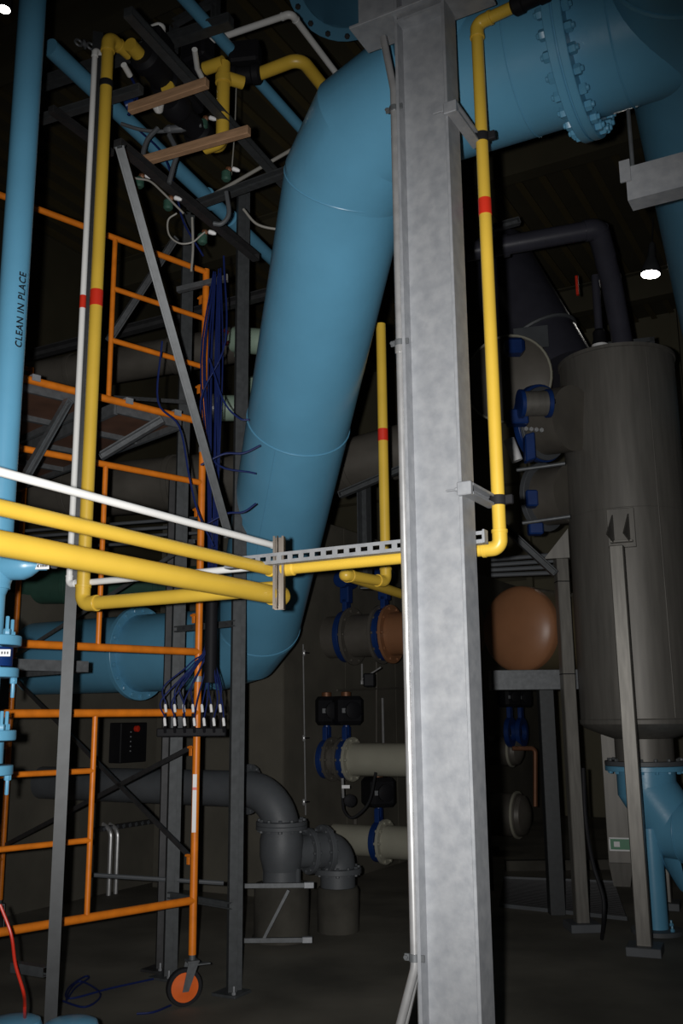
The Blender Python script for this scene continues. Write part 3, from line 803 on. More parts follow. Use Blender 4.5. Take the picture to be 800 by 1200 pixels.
part(mani, 'tube_sleeve', G().tube([toY(bund, UP, 800), toY(bund, UP, 690)], 0.036, 14), BLKP)
hz = [([(262, 300), (264, 400), (235, 470), (250, 540), (300, 555)], 5.5, 'loose blue air tube looping off the bundle toward the incline'),
      ([(190, 400), (185, 470), (210, 500), (222, 560), (232, 600), (250, 640)], 5.35, 'loose blue air tube hanging across the scaffold rungs'),
      ([(245, 420), (262, 470), (280, 490), (292, 492)], 5.3, 'short blue air tube bowing right of the scaffold leg'),
      ([(235, 545), (262, 532), (285, 531), (305, 522)], 5.3, 'blue air tube end pointing right over the blue pipe'),
      ([(240, 615), (265, 602), (285, 600), (300, 590)], 5.3, 'lower blue air tube end pointing right over the blue pipe'),
      ([(160, 150), (190, 180), (205, 220), (215, 260), (238, 300)], 5.2, 'blue air tube swooping down from the overhead valves')]
for pts, d_, lb in hz:
    solo('air_tube', G().tube(spline([P(x, y, d_) for x, y in pts], 6), 0.006, 6), HOSEB, lb, 'tube', 'blue air tubes')
fz = 0.008
lp = [(70, 1172), (100, 1180), (118, 1165), (95, 1150), (82, 1160), (78, 1172), (88, 1158), (104, 1146), (98, 1145), (80, 1158), (82, 1170), (130, 1158), (185, 1146)]
solo('air_tube', G().tube(spline([Pz(x, y, fz) for x, y in lp], 6), 0.006, 6), HOSEB, 'blue air tube lying in loops on the floor by the near post', 'tube', 'blue air tubes')
solo('air_tube', G().tube(spline([Pz(x, y, fz) for x, y in ((160, 1188), (180, 1186), (200, 1178))], 6), 0.006, 6), HOSEB, 'short blue air tube on the floor beside the caster', 'tube', 'blue air tubes')
solo('orange_cord', G().tube(spline([P(0, 1060, 4.4), P(13, 1095, 4.4), P(18, 1130, 4.35), P(28, 1165, 4.3), P(29, 1190, 4.25), Pz(30, 1225, 0.01)], 6), 0.007, 8), RED, 'red extension cord hanging down at the lower left', 'cord')

# ================================================================== grey goosenecks at the back
def gooseneck(name, label, pts, r, fl, ped):
    t = thing(name, label, 'pipe', V((pts[-1].x, pts[-1].y, 0)))
    part(t, 'pipe_run', G().tube(fillet(pts, r*2.3, 10), r, 28), GREYP)
    return t
g0 = Pz(118, 913, 1.1)
gz = P(300, 925, 7.75); gpe = gz
gA = towall(gz)
gcx = toX(gz, C_, 330)
gd = gcx-UP*0.75
gn = gooseneck('grey_gooseneck_pipe', 'large grey pipe bending down onto a pedestal below the incline', [gA, gcx, gd], 0.138, None, None)
for q, ax in ((toX(gz, C_, 289), C_),): flange(gn, q, ax, 0.19, 0.03, GREYP, nb=12, br=0.016, bh=0.018)
flange(gn, toY(gcx, UP, 962), -UP, 0.195, 0.03, GREYP, nb=12, br=0.016, bh=0.018)
flange(gn, toY(gcx, UP, 967), -UP, 0.195, 0.03, GREYP, nb=12, br=0.016, bh=0.018)
v1 = toY(gcx, UP, 1000)
part(gn, 'valve_belly', G().lathe([(0.14, 0.2), (0.165, 0.1), (0.165, -0.02), (0.14, -0.12), (0.05, -0.16)], v1, UP, 28), GREYP)
for sgn in (-1, 1): part(gn, 'support_fin', G().box(v1-UP*0.25+A*0.09*sgn, A*0.07, B*0.012, UP*0.15), GREYP)
part(gn, 'side_neck', G().tube([v1, v1+(C_*0.42+B*0.7)*0.30], 0.12, 24), GREYP)
flange(gn, v1+(C_*0.42+B*0.7)*0.26, (C_*0.42+B*0.7), 0.17, 0.035, GREYP, nb=12, br=0.014, bh=0.016)
pz_ = toY(V((gcx.x, gcx.y, 0))-V((0, 0.2, 0)), UP, 1040).z
ped = thing('concrete_pedestal', 'round concrete pedestal under the front grey gooseneck', 'pedestal', V((gcx.x, gcx.y, 0)))
part(ped, 'drum', G().lathe([(0.205, 0), (0.205, pz_-0.02), (0.195, pz_)], V((gcx.x, gcx.y, 0)), UP, 28), PEDC)
part(ped, 'base_ring', G().lathe([(0.22, 0), (0.215, 0.025)], V((gcx.x, gcx.y, 0)), UP, 28), PEDC)
n0 = v1+(C_*0.42+B*0.7)*0.30; nd = (C_*0.42+B*0.7).normalized()
n1 = n0+nd*0.24; n1b = V((n1.x, n1.y, 0.30))
gn2 = thing('grey_elbow_pipe', 'second grey pipe elbow turning down behind the first gooseneck', 'pipe', V((n1.x, n1.y, 0)))
part(gn2, 'pipe_run', G().tube(fillet([n0, n1, n1b], 0.24, 10), 0.135, 28), GREYP)
flange(gn2, n0+nd*0.10, nd, 0.185, 0.04, GREYP, nb=12, br=0.014, bh=0.016)
flange(gn2, V((n1.x, n1.y, 0.42)), UP, 0.185, 0.04, GREYP, nb=12, br=0.014, bh=0.016)
part(gn2, 'floor_collar', G().lathe([(0.16, 0), (0.16, 0.30), (0.15, 0.32)], V((n1.x, n1.y, 0)), UP, 24), PEDC)
# steel trolley frame in front of the pedestal
fr0 = P(278, 1038, 7.2); fr1 = P(362, 1041, 7.2); fr1.z = fr0.z
f2 = P(278, 1102, 7.2); f3 = P(360, 1105, 7.2); f3.z = f2.z
tf = thing('strut_bracket_frame', 'light steel strut frame with a diagonal in front of the pedestal', 'frame', f3)
part(tf, 'top_arm', G().bar(fr0, fr1, 0.03, 0.03, UP), GALVD); part(tf, 'bottom_arm', G().bar(f2, f3, 0.03, 0.03, UP), GALVD)
part(tf, 'diagonal', G().bar(P(338, 1043, 7.2), P(309, 1100, 7.2), 0.02, 0.02), GALVD)
for q in (fr1, f3): part(tf, 'arm_end', G().bbox(q, V((0.035, 0, 0)), V((0, 0.02, 0)), UP*0.02, 0.003), GALV)

# ================================================================== cream pipes with butterfly valves at the wall
def actuator(t, p, ax, s=1.0):
    # black electric actuator above a valve
    ax = ax.normalized(); sd = perp(ax)[0]
    part(t, 'actuator_stem', G().tube([p, p+UP*0.1*s], 0.03*s, 12), VBLUE)
    b = part(t, 'actuator_body', G().bbox(p+UP*0.21*s, ax*0.13*s, sd*0.12*s, UP*0.125*s, 0.035*s), BLKP)
    part(b, 'hand_knob', G().lathe([(0.05*s, 0), (0.075*s, 0.02*s), (0.075*s, 0.04*s), (0.05*s, 0.05*s)], p+UP*0.21*s+ax*0.125*s, ax, 16), BLKP)
    part(b, 'indicator', G().lathe([(0.045*s, 0), (0.045*s, 0.04*s), (0.03*s, 0.045*s)], p+UP*0.33*s, UP, 14), COPPER)
    part(b, 'nameplate', G().bbox(p+UP*0.21*s-V((0, 1, 0))*0.155*s, V((0.035*s, 0, 0)), V((0, 0.002, 0)), UP*0.02*s, 0.0005), GREYP)
    return b
def valve(label, p, ax, r, act=True, s=1.0, up=None):
    t = thing('butterfly_valve', label, 'valve', V((p.x, p.y, p.z-r)), 'butterfly valves')
    part(t, 'valve_body', G().ring(p-ax*0.03, ax, r*1.22, r*0.7, 0.06, 32, 0.006), VBLUE)
    part(t, 'neck', G().bbox(p+UP*(r*1.22+0.05), ax*0.025, perp(ax)[0]*0.05, UP*0.07, 0.005), VBLUE)
    if act: actuator(t, p+UP*(r*1.22+0.04), C_*0.8-B*0.6, s*1.12)
    return t
def spool(name, label, pa, pb, r, m, flanges=(), endf=None):
    t = thing(name, label, 'pipe', (pa+pb)/2)
    d_ = (pb-pa).normalized()
    part(t, 'pipe_length', G().tube([pa, pb], r, 28), m)
    for f in flanges: flange(t, f, d_, r*1.36, 0.03, m, nb=10, rb=r*1.2, br=0.016, bh=0.018)
    return t
c1 = P(430, 890, 9.6); r1 = 0.155
cA = toX(c1, A, 372); cF = toX(c1, A, 411); cE = toX(c1, C_, 560)
spool('cream_pipe', 'upper cream pipe leaving the two blue valves and passing behind the column', cF, cE, r1, CREAM, (cF,))
spool('steel_spool', 'short steel spool between the two blue valves at the wall', toX(c1, A, 386), toX(c1, A, 403), r1, BROWNP, (toX(c1, A, 388), toX(c1, A, 400)))
valve('left blue butterfly valve of the pair, black actuator above', toX(c1, A, 383), C_, r1, True, 1.0)
valve('right blue butterfly valve of the pair on the upper cream pipe', toX(c1, A, 406), C_, r1, True, 1.0)
solo('wall_stub', G().tube([towall2(c1), toX(c1, A, 380)], r1, 24), BROWNP, 'steel pipe stub leaving the concrete wall left of the valves', 'pipe')
c2 = P(460, 987, 9.75)
spool('cream_pipe', 'lower cream pipe near the floor with one blue valve', toX(c2, A, 450), toX(c2, C_, 545), r1, CREAM, (toX(c2, A, 450),))
valve('single blue butterfly valve on the lower cream pipe near floor', toX(c2, A, 444), C_, r1, True, 1.0)
solo('wall_stub', G().tube([towall2(c2), toX(c2, A, 440)], r1*0.95, 24), CREAM, 'cream pipe stub between concrete wall and lower valve', 'pipe')
# tan flanged line with steel spool above
c3 = P(440, 744, 9.75); r3 = 0.215
tt = spool('tan_pipe', 'tan flanged pipe end beside the column with a ring of bolts', toX(c3, C_, 457), toX(c3, C_, 560), r3, TAN, (toX(c3, C_, 457),))
spool('steel_spool', 'wide stainless spool left of the tan flange', toX(c3, A, 409), toX(c3, C_, 449), r3, BROWNP, (toX(c3, A, 412), toX(c3, C_, 445)))
for px, lb in ((406, 'large blue valve body left of the stainless spool'), (451, 'large blue valve body against the tan flange')):
    vv = valve(lb, toX(c3, C_, px), C_, r3, False)
    q = toX(c3, C_, px)+UP*(r3*1.22+0.1)
    part(vv, 'actuator_neck', G().bbox(q+UP*0.08, A*0.05, B*0.05, UP*0.1, 0.008), VBLUE)
    part(vv, 'actuator_drum', G().lathe([(0.08, -0.12), (0.09, -0.11), (0.09, 0.11), (0.08, 0.12)], q+UP*0.22, B, 18), VBLUE)
solo('wall_stub', G().tube([towall2(c3), toX(c3, A, 402)], r3*1.0, 24), BROWNP, 'wide steel pipe stub left of the large blue valve', 'pipe')
# small tubing on the wall
def wallpipe(label, pts, d_, r, m=COND, name='wall_tubing', cat='tubing'):
    return solo(name, G().tube([Wl2(x, y, 0.04) for x, y in pts], r*1.15, 8), m, label, cat)
t = thing('sample_line', 'thin vertical sample line with small valves on the concrete wall', 'tubing', Wl2(357, 960))
part(t, 'line', G().tube([Wl2(355, 755), Wl2(358, 955)], 0.007, 8), COND)
for y in (765, 865, 940):
    q = Wl2(356, y, 0.05); v_ = part(t, 'small_valve', G().lathe([(0.01, -0.03), (0.017, -0.02), (0.017, 0.02), (0.01, 0.03)], q, UP, 10), COND)
    part(v_, 'lever', G().bbox(q+B*0.03+C_*0.02, B*0.035, C_*0.005, UP*0.006, 0.001), BLKP)
wallpipe('bright vertical tube hanging below the stainless spool', [(424, 778), (424, 802)], 8.8, 0.01)
wallpipe('dim vertical tube right of the actuators on the wall', [(441, 768), (441, 870)], 8.8, 0.01, BROWNP)
wallpipe('bright short conduit above the lower actuator', [(448, 818), (450, 920)], 8.9, 0.012)
wallpipe('thin horizontal conduit line above the black actuators', [(395, 809), (475, 806)], 8.9, 0.009, BROWNP)
t = thing('solenoid_valve', 'small black solenoid on bright tubing below the tan flange', 'valve', P(432, 797, 8.75))
part(t, 'body', G().bbox(P(432, 797, 8.75), V((0.05, 0, 0)), V((0, 0.04, 0)), UP*0.06, 0.012), BLKP)
part(t, 'cross_tube', G().tube([P(424, 796, 8.75), P(446, 782, 8.75)], 0.007, 8), COND)
part(t, 'bright_tip', G().lathe([(0.014, 0), (0.014, 0.03), (0.008, 0.04)], P(424, 802, 8.7), UP, 10), COND)
t = thing('pressure_gauge_tap', 'small hanging gauge with white tag under the left blue valve', 'gauge', P(406, 935, 8.8))
part(t, 'stem', G().tube([P(401, 912, 8.8), P(402, 935, 8.8)], 0.012, 8), COND)
part(t, 'dial', G().lathe([(0.05, 0), (0.055, 0.01), (0.055, 0.04), (0.045, 0.045)], P(409, 938, 8.8), V((0.2, -1, 0)), 20), BLKP)
part(t, 'tag', G().bbox(P(405, 922, 8.78), V((0.035, 0, 0)), V((0, 0.002, 0)), UP*0.014, 0.0005), PAPER)
solo('drain_hose', G().tube(spline([P(401, 930, 8.9), P(403, 950, 8.9), P(414, 958, 8.9), P(432, 940, 8.9), P(440, 905, 8.9)], 6), 0.012, 8), BLK, 'black drain hose curving under the upper cream pipe', 'hose')
solo('drain_pipe', G().tube(spline([Wl2(416, 956), Wl2(417, 1000), Wl2(418, 1030), Wl2(424, 1040, 0.12)], 6), 0.022, 10), BROWNP, 'thin drain pipe running down the wall to the floor', 'pipe')
# conduits on the wall behind the scaffold
t = thing('wall_conduit_pair', 'pair of bent conduits rising from the floor behind the scaffold', 'conduit', V((Wl(132, 1040).x, Wl(132, 1040).y, 0)))
for x in (129, 137):
    a = Wl(x, 1000, 0.10)
    part(t, 'conduit', G().tube(fillet([V((a.x, a.y, 0)), toY(a, UP, 972), toY(a, UP, 962)+A*0.2], 0.1, 6), 0.022, 10), COND)
t = thing('cable_tray', 'slotted black tray rail on the wall behind the cross braces', 'tray', Wl(150, 975))
ta, tb2 = Wl(108, 973), Wl(195, 978); tb2.z = ta.z
part(t, 'rail', G().bar(ta, tb2, 0.045, 0.04, UP), STEELD)
for k in range(12): shared(t, 'slot', 'trayslot', lambda: G().bbox((0, 0, 0), V((0.016, 0, 0)), V((0, 0.016, 0)), UP*0.004, 0.001), GREYP, ta.lerp(tb2, (k+0.5)/12)+C_*0.024, C_)
bxc = Wl(150, 870, 0.08)
t = thing('control_box', 'black control box with red knob on the wall behind the scaffold', 'control box', bxc-UP*0.19)
part(t, 'enclosure', G().bbox(bxc, B*0.19, C_*0.075, UP*0.19, 0.008), BLKP)
part(t, 'red_knob', G().lathe([(0.03, 0), (0.03, 0.03), (0.02, 0.035)], bxc+C_*0.075+UP*0.13+B*0.02, C_, 16), RED)
for k in range(5): shared(t, 'pilot_light', 'pilot', lambda: G().lathe([(0.008, 0), (0.006, 0.006)], (0, 0, 0), UP, 10), GALV, bxc+C_*0.075+UP*(0.10-0.045*k)-B*0.05, C_)
t = thing('low_rail', 'thin dark rail crossing low behind the rack posts', 'rail', P(190, 1030, 6.6))
part(t, 'tube', G().tube([P(103, 1025, 6.6), P(262, 1035, 6.6)], 0.014, 8), GREYP)
part(t, 'collar', G().ring(P(200, 1031.1, 6.6), V((1, 0, 0)), 0.022, 0.013, 0.03, 10, 0.001), GREYP)

# ================================================================== stainless tank on legs
lA = Pz(756, 1118, 0.0); lB = Pz(682, 1090, 0.0)
TR = 0.475
TCx = P(737, 640, (lA.y+lB.y)/2+0.42); TC = V((TCx.x, TCx.y, 0))
ztt = toY(TC, UP, 427).z; ztb = toY(TC-V((0, TR, 0)), UP, 846).z
tk = thing('stainless_tank', 'tall brushed stainless cylindrical tank on square legs at right', 'tank', TC)
part(tk, 'shell', G().tube([TC+UP*ztb, TC+UP*ztt], TR, 56), SST)
part(tk, 'top_rim', G().lathe([(TR, -0.02), (TR+0.012, -0.015), (TR+0.012, 0.012), (TR-0.01, 0.02), (TR*0.7, 0.07), (TR*0.3, 0.10), (0.01, 0.11)], TC+UP*ztt, UP, 56), SST)
part(tk, 'bottom_rim', G().lathe([(TR, 0.025), (TR+0.008, 0.015), (TR+0.004, -0.015), (TR*0.92, -0.05), (TR*0.6, -0.11), (0.2, -0.14)], TC+UP*ztb, UP, 56), SST)
part(tk, 'outlet_neck', G().lathe([(0.225, -0.1), (0.225, -0.30)], TC+UP*ztb, UP, 36), SST)
cdir = (CAMLOC-TC); cdir.z = 0; cdir.normalize(); cs = V((-cdir.y, cdir.x, 0))      # cs points right in view
part(tk, 'plate_seam', G().tube([TC+(cdir*0.86+cs*0.51).normalized()*TR+UP*(ztb+0.03), TC+(cdir*0.86+cs*0.51).normalized()*TR+UP*(ztt-0.05)], 0.005, 6), SST)
part(tk, 'ring_seam', G().torus(TC+UP*(ztb*0.45+ztt*0.55), UP, TR, 0.003, 56), SST)
def tleg(px, pyb, ytop, label=None, pad_=False, gus=False, far=None):
    f = Pz(px, pyb, 0.0) if far is None else far
    t_ = toY(f, UP, ytop)
    dv = (TC-f); dv.z = 0; dv.normalize(); sd = V((dv.y, -dv.x, 0))
    lg = part(tk, 'leg', G().bar(f, V((f.x, f.y, t_.z)), 0.10, 0.10, sd, 0.006), SSL)
    part(lg, 'foot', G().bbox(f+UP*0.03, sd*0.115, dv*0.115, UP*0.03, 0.004), GREYP)
    if pad_:
        pc = V((f.x, f.y, 0))+dv*0.0; 
        hit = TC - dv*(TR+0.008); zc = (toY(hit, UP, 596).z+toY(hit, UP, 642).z)/2; hz = (toY(hit, UP, 596).z-toY(hit, UP, 642).z)/2
        pd = part(lg, 'reinforcing_pad', G().bbox(hit+UP*zc, sd*0.105, dv*0.012, UP*hz, 0.004), SST)
        for s_ in (-1, 1):
            part(lg, 'lug', G().add([hit+sd*0.055*s_-dv*0.01+UP*(zc+hz*0.7), V((f.x, f.y, 0))+sd*0.055*s_-dv*0.05+UP*(zc-hz*0.75), hit+sd*0.055*s_-dv*0.01+UP*(zc-hz*0.75),
                                     hit+sd*0.065*s_-dv*0.01+UP*(zc+hz*0.7), V((f.x, f.y, 0))+sd*0.065*s_-dv*0.05+UP*(zc-hz*0.75), hit+sd*0.065*s_-dv*0.01+UP*(zc-hz*0.75)],
                                    [(0, 1, 2), (5, 4, 3), (0, 3, 4, 1), (1, 4, 5, 2), (2, 5, 3, 0)]), SST)
    if pad_:
        part(lg, 'lug_shelf', G().bbox(hit-dv*0.04+UP*(zc-hz*0.72), sd*0.085, dv*0.03, UP*0.008, 0.002), SSL)
    if gus:
        a = V((f.x, f.y, t_.z)); ou = cs*-1
        part(lg, 'gusset', G().prism([(0.06, 0), (0.06, 0.20), (-0.14, 0)], a-cdir*0.055, a-cdir*0.047 + cdir*0.0, cs) if False else
             G().add([a+cs*0.075+cdir*0.05, a+cs*0.075+cdir*0.05+UP*0.24, a-cs*0.13+cdir*0.05, a+cs*0.075-cdir*0.05, a+cs*0.075-cdir*0.05+UP*0.24, a-cs*0.13-cdir*0.05],
                     [(0, 1, 2), (5, 4, 3), (0, 3, 4, 1), (1, 4, 5, 2), (2, 5, 3, 0)]), SST)
    for k, yy in enumerate((682, 790)):
        if gus: part(lg, 'joint_line', G().bar(toY(f, UP, yy)-UP*0.004, toY(f, UP, yy)+UP*0.004, 0.1015, 0.1015, sd), BLKP)
    return lg
tleg(756, 1118, 640, pad_=True)
tleg(682, 1090, 655, gus=True)
fB = TC + (TC-lA)*0.95; tleg(0, 0, 860, far=V((fB.x, fB.y, 0)))
fC = TC + (TC-lB)*0.95; tleg(0, 0, 860, far=V((fC.x, fC.y, 0)))
# vent on top
vt = toY(TC-cs*0.12, UP, 404)
vv = thing('tank_vent_valve', 'small black air vent on top of the stainless tank', 'valve', TC+UP*(ztt+0.1)-cs*0.12)
q = TC+UP*(ztt+0.09)-cs*0.12
part(vv, 'body', G().lathe([(0.05, 0), (0.07, 0.03), (0.07, 0.10), (0.055, 0.16), (0.055, 0.22), (0.03, 0.25)], q, UP, 20), BLKP)
part(vv, 'band', G().ring(q+UP*0.07, UP, 0.072, 0.06, 0.03, 20, 0.001), PAPER)
part(vv, 'pipe', G().tube([q+UP*0.24, q+UP*0.75], 0.035, 14), PURP)
h_ = part(vv, 'red_handle', G().bbox(q+UP*0.68-cs*0.16, cs*0.012, cdir*0.02, UP*0.09, 0.004), RED)
tb_ = thing('top_frame', 'thin strut frame standing behind the tank top', 'frame', TC+UP*(ztt+0.05)+cs*0.2-cdir*0.25)
q2 = TC+UP*(ztt+0.05)-cdir*0.25
part(tb_, 'upright', G().bar(q2+cs*0.32, q2+cs*0.32+UP*0.25, 0.04, 0.04, cs), STRUT)
part(tb_, 'cross_bar', G().bar(q2-cs*0.1+UP*0.23, q2+cs*0.34+UP*0.23, 0.04, 0.04, UP), STRUT)
# flange and blue elbow under the tank
zb0 = ztb-0.30
bt_ = thing('blue_outlet_pipe', 'blue flanged elbow under the stainless tank', 'pipe', TC)
flange(bt_, TC+UP*(zb0-0.035), UP, 0.31, 0.035, GREYP, nb=16, rb=0.275, br=0.016, bh=0.02, boltm=GALVD, name='steel_flange')
flange(bt_, TC+UP*(zb0-0.075), UP, 0.31, 0.038, BLUE, nb=16, rb=0.275, br=0.016, bh=0.02, boltm=BLUE, name='blue_flange')
e0 = TC+UP*(zb0-0.08); e1 = TC+UP*0.72; e2 = e1 + (C_*0.9-B*0.35)*1.6
part(bt_, 'elbow', G().tube([e0, e0-UP*0.18, e1+UP*0.30, e1+(cs*0.8+cdir*0.3)*0.22+UP*0.02, e1+(cs*0.8+cdir*0.35)*0.6], 0.225, 36), BLUE, ang=12)
part(bt_, 'outlet', G().tube([e1+(cs*0.8+cdir*0.35)*0.3, e1+(cs*0.8+cdir*0.35)*1.8], 0.22, 36), BLUE)
part(bt_, 'weld_seam', G().torus(e1+(cs*0.8+cdir*0.35)*0.3, (cs*0.8+cdir*0.35), 0.225, 0.006, 36), BLUE)
pf = Pz(770, 1093, 0.0)
part(bt_, 'support_leg', G().tube([pf, V((pf.x, pf.y, 0.75))], 0.085, 24), BLUE)
part(bt_, 'base_flange', G().lathe([(0.19, 0), (0.19, 0.03), (0.18, 0.032)], pf, UP, 28), GREYP)
for k in range(4):
    a = k*math.pi/2+0.5; shared(bt_, 'bolt', ('bolt', 'anch2'), hexbolt(0.016, 0.02, 0.02), BLUE, pf+V((math.cos(a)*0.15, math.sin(a)*0.15, 0.03)), UP)
# electrical trough with green sign, behind the tank
e_ = P(723, 950, TC.y+1.1)
eb = thing('grey_trough', 'grey steel cable trough with a green exit sign behind tank', 'trough', V((e_.x, e_.y, toY(e_, UP, 1036).z)))
zA = toY(e_, UP, 860).z; zB_ = toY(e_, UP, 1010).z; zD = toY(e_, UP, 1038).z
part(eb, 'duct', G().bbox(V((e_.x, e_.y, (zA+zB_)/2)), cs*0.10, cdir*0.08, UP*(zA-zB_)/2, 0.004), SST)
part(eb, 'chute', G().add([V((e_.x, e_.y, zB_))+cs*0.10*i+cdir*0.08*j for i in (-1, 1) for j in (-1, 1)]+[V((e_.x, e_.y, zD))+cs*0.07*i+cdir*0.05*j for i in (-1, 1) for j in (-1, 1)],
     [(0, 1, 3, 2), (4, 6, 7, 5), (0, 4, 5, 1), (2, 3, 7, 6), (0, 2, 6, 4), (1, 5, 7, 3)]), SST)
zs = toY(e_, UP, 988).z
sg = part(eb, 'green_sign', G().bbox(V((e_.x, e_.y, zs))+cdir*0.083+cs*0.005, cs*0.085, cdir*0.002, UP*0.055, 0.001), GREEN)
fr_ = V((e_.x, e_.y, zs))+cdir*0.086
part(sg, 'sign_border', G().box(fr_+UP*0.05, cs*0.085, cdir*0.0005, UP*0.006).box(fr_-UP*0.05, cs*0.085, cdir*0.0005, UP*0.006).box(fr_-cs*0.08, cs*0.006, cdir*0.0005, UP*0.05).box(fr_-cs*0.02, cs*0.025, cdir*0.0005, UP*0.022), PAPER)
solo('black_hose', G().tube(spline([P(683, 900, 7.4), P(686, 960, 7.4), P(694, 1010, 7.3), P(706, 1050, 7.25), P(707, 1075, 7.25), Pz(705, 1100, 0.02)], 6), 0.014, 8), BLK, 'black hose drooping to the floor between the tank legs', 'hose')

# ================================================================== tan vessel on a galvanised stand
tvd = 8.4
tvc = P(608, 737, tvd); rt = 0.373
tvx = (B*0.96 + C_*0.27).normalized()
tv = thing('tan_vessel', 'tan horizontal pressure vessel with domed end beside the column', 'tank', V((tvc.x, tvc.y, tvc.z-rt)))
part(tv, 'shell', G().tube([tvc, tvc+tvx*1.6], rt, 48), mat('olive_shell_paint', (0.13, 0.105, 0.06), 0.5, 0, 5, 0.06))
part(tv, 'domed_head', G().lathe([(0.001, -0.13), (rt*0.3, -0.124), (rt*0.55, -0.107), (rt*0.75, -0.082), (rt*0.9, -0.05), (rt*0.98, -0.02), (rt*1.0, 0.0), (rt*1.004, 0.05)], tvc, tvx, 48), TAN)
part(tv, 'far_rim', G().ring(tvc+tvx*0.9, tvx, rt+0.012, rt-0.01, 0.025, 48, 0.002), CREAM)
part(tv, 'shell_mark', G().bbox(tvc+tvx*0.38+C_*(rt*0.90)-B*0.10+UP*0.02, tvx*0.05, UP.cross(tvx)*0.03, UP*0.035, 0.002), INK)
ts = thing('vessel_stand', 'galvanised beam and post stand under the tan vessel', 'stand', tvc)
zt1 = toY(tvc, UP, 786).z; zt2 = toY(tvc, UP, 809).z
bx0 = toX(V((tvc.x, tvc.y, (zt1+zt2)/2)), V((1, 0, 0)), 572); bx1 = toX(bx0, V((1, 0, 0)), 672)
bx0.y -= 0.1; bx1.y -= 0.1
part(ts, 'beam', G().bbox((bx0+bx1)/2, (bx1-bx0)/2, V((0, 0.07, 0)), UP*(zt1-zt2)/2, 0.004), GALVD)
for px in (641,):
    q = toX(bx0, V((1, 0, 0)), px)+V((0, 0.12, 0)); part(ts, 'post', G().bbox(V((q.x, q.y, (q.z-0.08)/2)), V((0.062, 0, 0)), V((0, 0.06, 0)), UP*(q.z-0.08)/2, 0.004), POSTM)
q = toX(bx0, V((1, 0, 0)), 585)+V((0, 1.3, 0)); part(ts, 'post', G().bbox(V((q.x, q.y, (q.z-0.08)/2)), V((0.062, 0, 0)), V((0, 0.06, 0)), UP*(q.z-0.08)/2, 0.004), POSTM)
part(ts, 'saddle', G().box(tvc+tvx*0.2-UP*(rt+0.01), C_*0.2, tvx*0.05, UP*0.03), GALVD)
# pipes under the vessel stand
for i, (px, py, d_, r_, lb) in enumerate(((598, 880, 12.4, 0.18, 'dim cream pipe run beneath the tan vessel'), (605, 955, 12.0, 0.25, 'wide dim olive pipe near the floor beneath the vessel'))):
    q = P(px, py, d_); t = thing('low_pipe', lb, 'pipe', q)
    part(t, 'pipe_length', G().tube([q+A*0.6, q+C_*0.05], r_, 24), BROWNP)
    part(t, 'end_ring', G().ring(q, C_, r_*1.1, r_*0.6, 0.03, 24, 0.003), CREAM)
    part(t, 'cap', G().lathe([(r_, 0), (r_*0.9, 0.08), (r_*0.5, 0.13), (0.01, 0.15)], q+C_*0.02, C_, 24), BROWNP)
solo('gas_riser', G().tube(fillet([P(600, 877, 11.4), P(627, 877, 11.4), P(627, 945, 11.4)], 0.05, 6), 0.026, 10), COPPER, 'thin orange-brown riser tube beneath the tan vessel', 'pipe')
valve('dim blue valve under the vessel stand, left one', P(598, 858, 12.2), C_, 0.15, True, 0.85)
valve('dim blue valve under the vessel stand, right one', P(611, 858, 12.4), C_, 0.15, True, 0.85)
# floor grating and sump kerb
gr = thing('floor_grating', 'steel bar grating set in the floor beyond the column', 'grating', Pz(630, 1045, 0.005))
qa = Pz(585, 1062, 0.005); qb = Pz(735, 1078, 0.005); qc = Pz(720, 1035, 0.005); qd = Pz(590, 1030, 0.005)
part(gr, 'rim', G().bar(qa, qb, 0.02, 0.05), GREYP); part(gr, 'rim', G().bar(qd, qc, 0.02, 0.05), GREYP)
for k in range(26):
    f = (k+0.5)/26; part(gr, 'bar', G().bar(qa.lerp(qd, f), qb.lerp(qc, f), 0.012, 0.02, UP), STEELD)
kb = solo('sump_kerb', G().bar(Pz(592, 1014, 0.05), Pz(735, 1012, 0.05), 0.1, 0.12, UP), PEDC, 'low concrete kerb behind the floor grating', 'kerb')

# ================================================================== dim pipework right of the column
ds = thing('slate_pipe', 'dark slate pipe running under the roof, elbowing down to the tank', 'pipe', P(700, 300, 8.0))
zsl = P(560, 295, 7.0).z
sA = P(545, 296, 7.0); sB2 = P(700, 268, 6.9); sC = P(735, 395, 7.6)
part(ds, 'run', G().tube([sA, sB2], 0.075, 20), PURP)
part(ds, 'elbow', G().tube(fillet([sB2.lerp(sA, 0.1), sB2, sB2.lerp(sC, 0.25)], 0.1, 8), 0.085, 20), PURP)
part(ds, 'drop', G().tube([sB2, P(716, 330, 7.3), sC+V((0.05, 0.2, -0.3))], 0.085, 20), PURP)
part(ds, 'collar', G().ring(P(588, 289, 7.0), (sB2-sA), 0.09, 0.07, 0.05, 20, 0.003), PURP)
bar_thing('wall_girt', 'short pale strut end beside the yellow drop pipe', P(575, 268, 7.8), P(608, 259, 7.8), 0.06, GALVD)
dk = thing('blower_duct', 'big dark round duct rising diagonally behind the yellow drop pipe', 'duct', P(640, 440, 8.8))
part(dk, 'tube', G().tube([P(575, 300, 9.4), P(655, 440, 9.0)], 0.38, 32), PURP)
part(dk, 'rim', G().torus(P(632, 400, 9.1), P(655, 440, 9.0)-P(575, 300, 9.4), 0.385, 0.02, 32), GREYP)
part(dk, 'white_plate', G().bbox(P(622, 396, 8.55), V((0.17, 0.03, 0.03)), V((0, 0.01, 0)), UP*0.11, 0.003), GREYP)
fl_ = thing('round_cover', 'large round flanged cover with thin bright rim left of tank', 'cover', P(596, 440, 8.4))
nv = V((-0.45, -1, -0.1)).normalized()
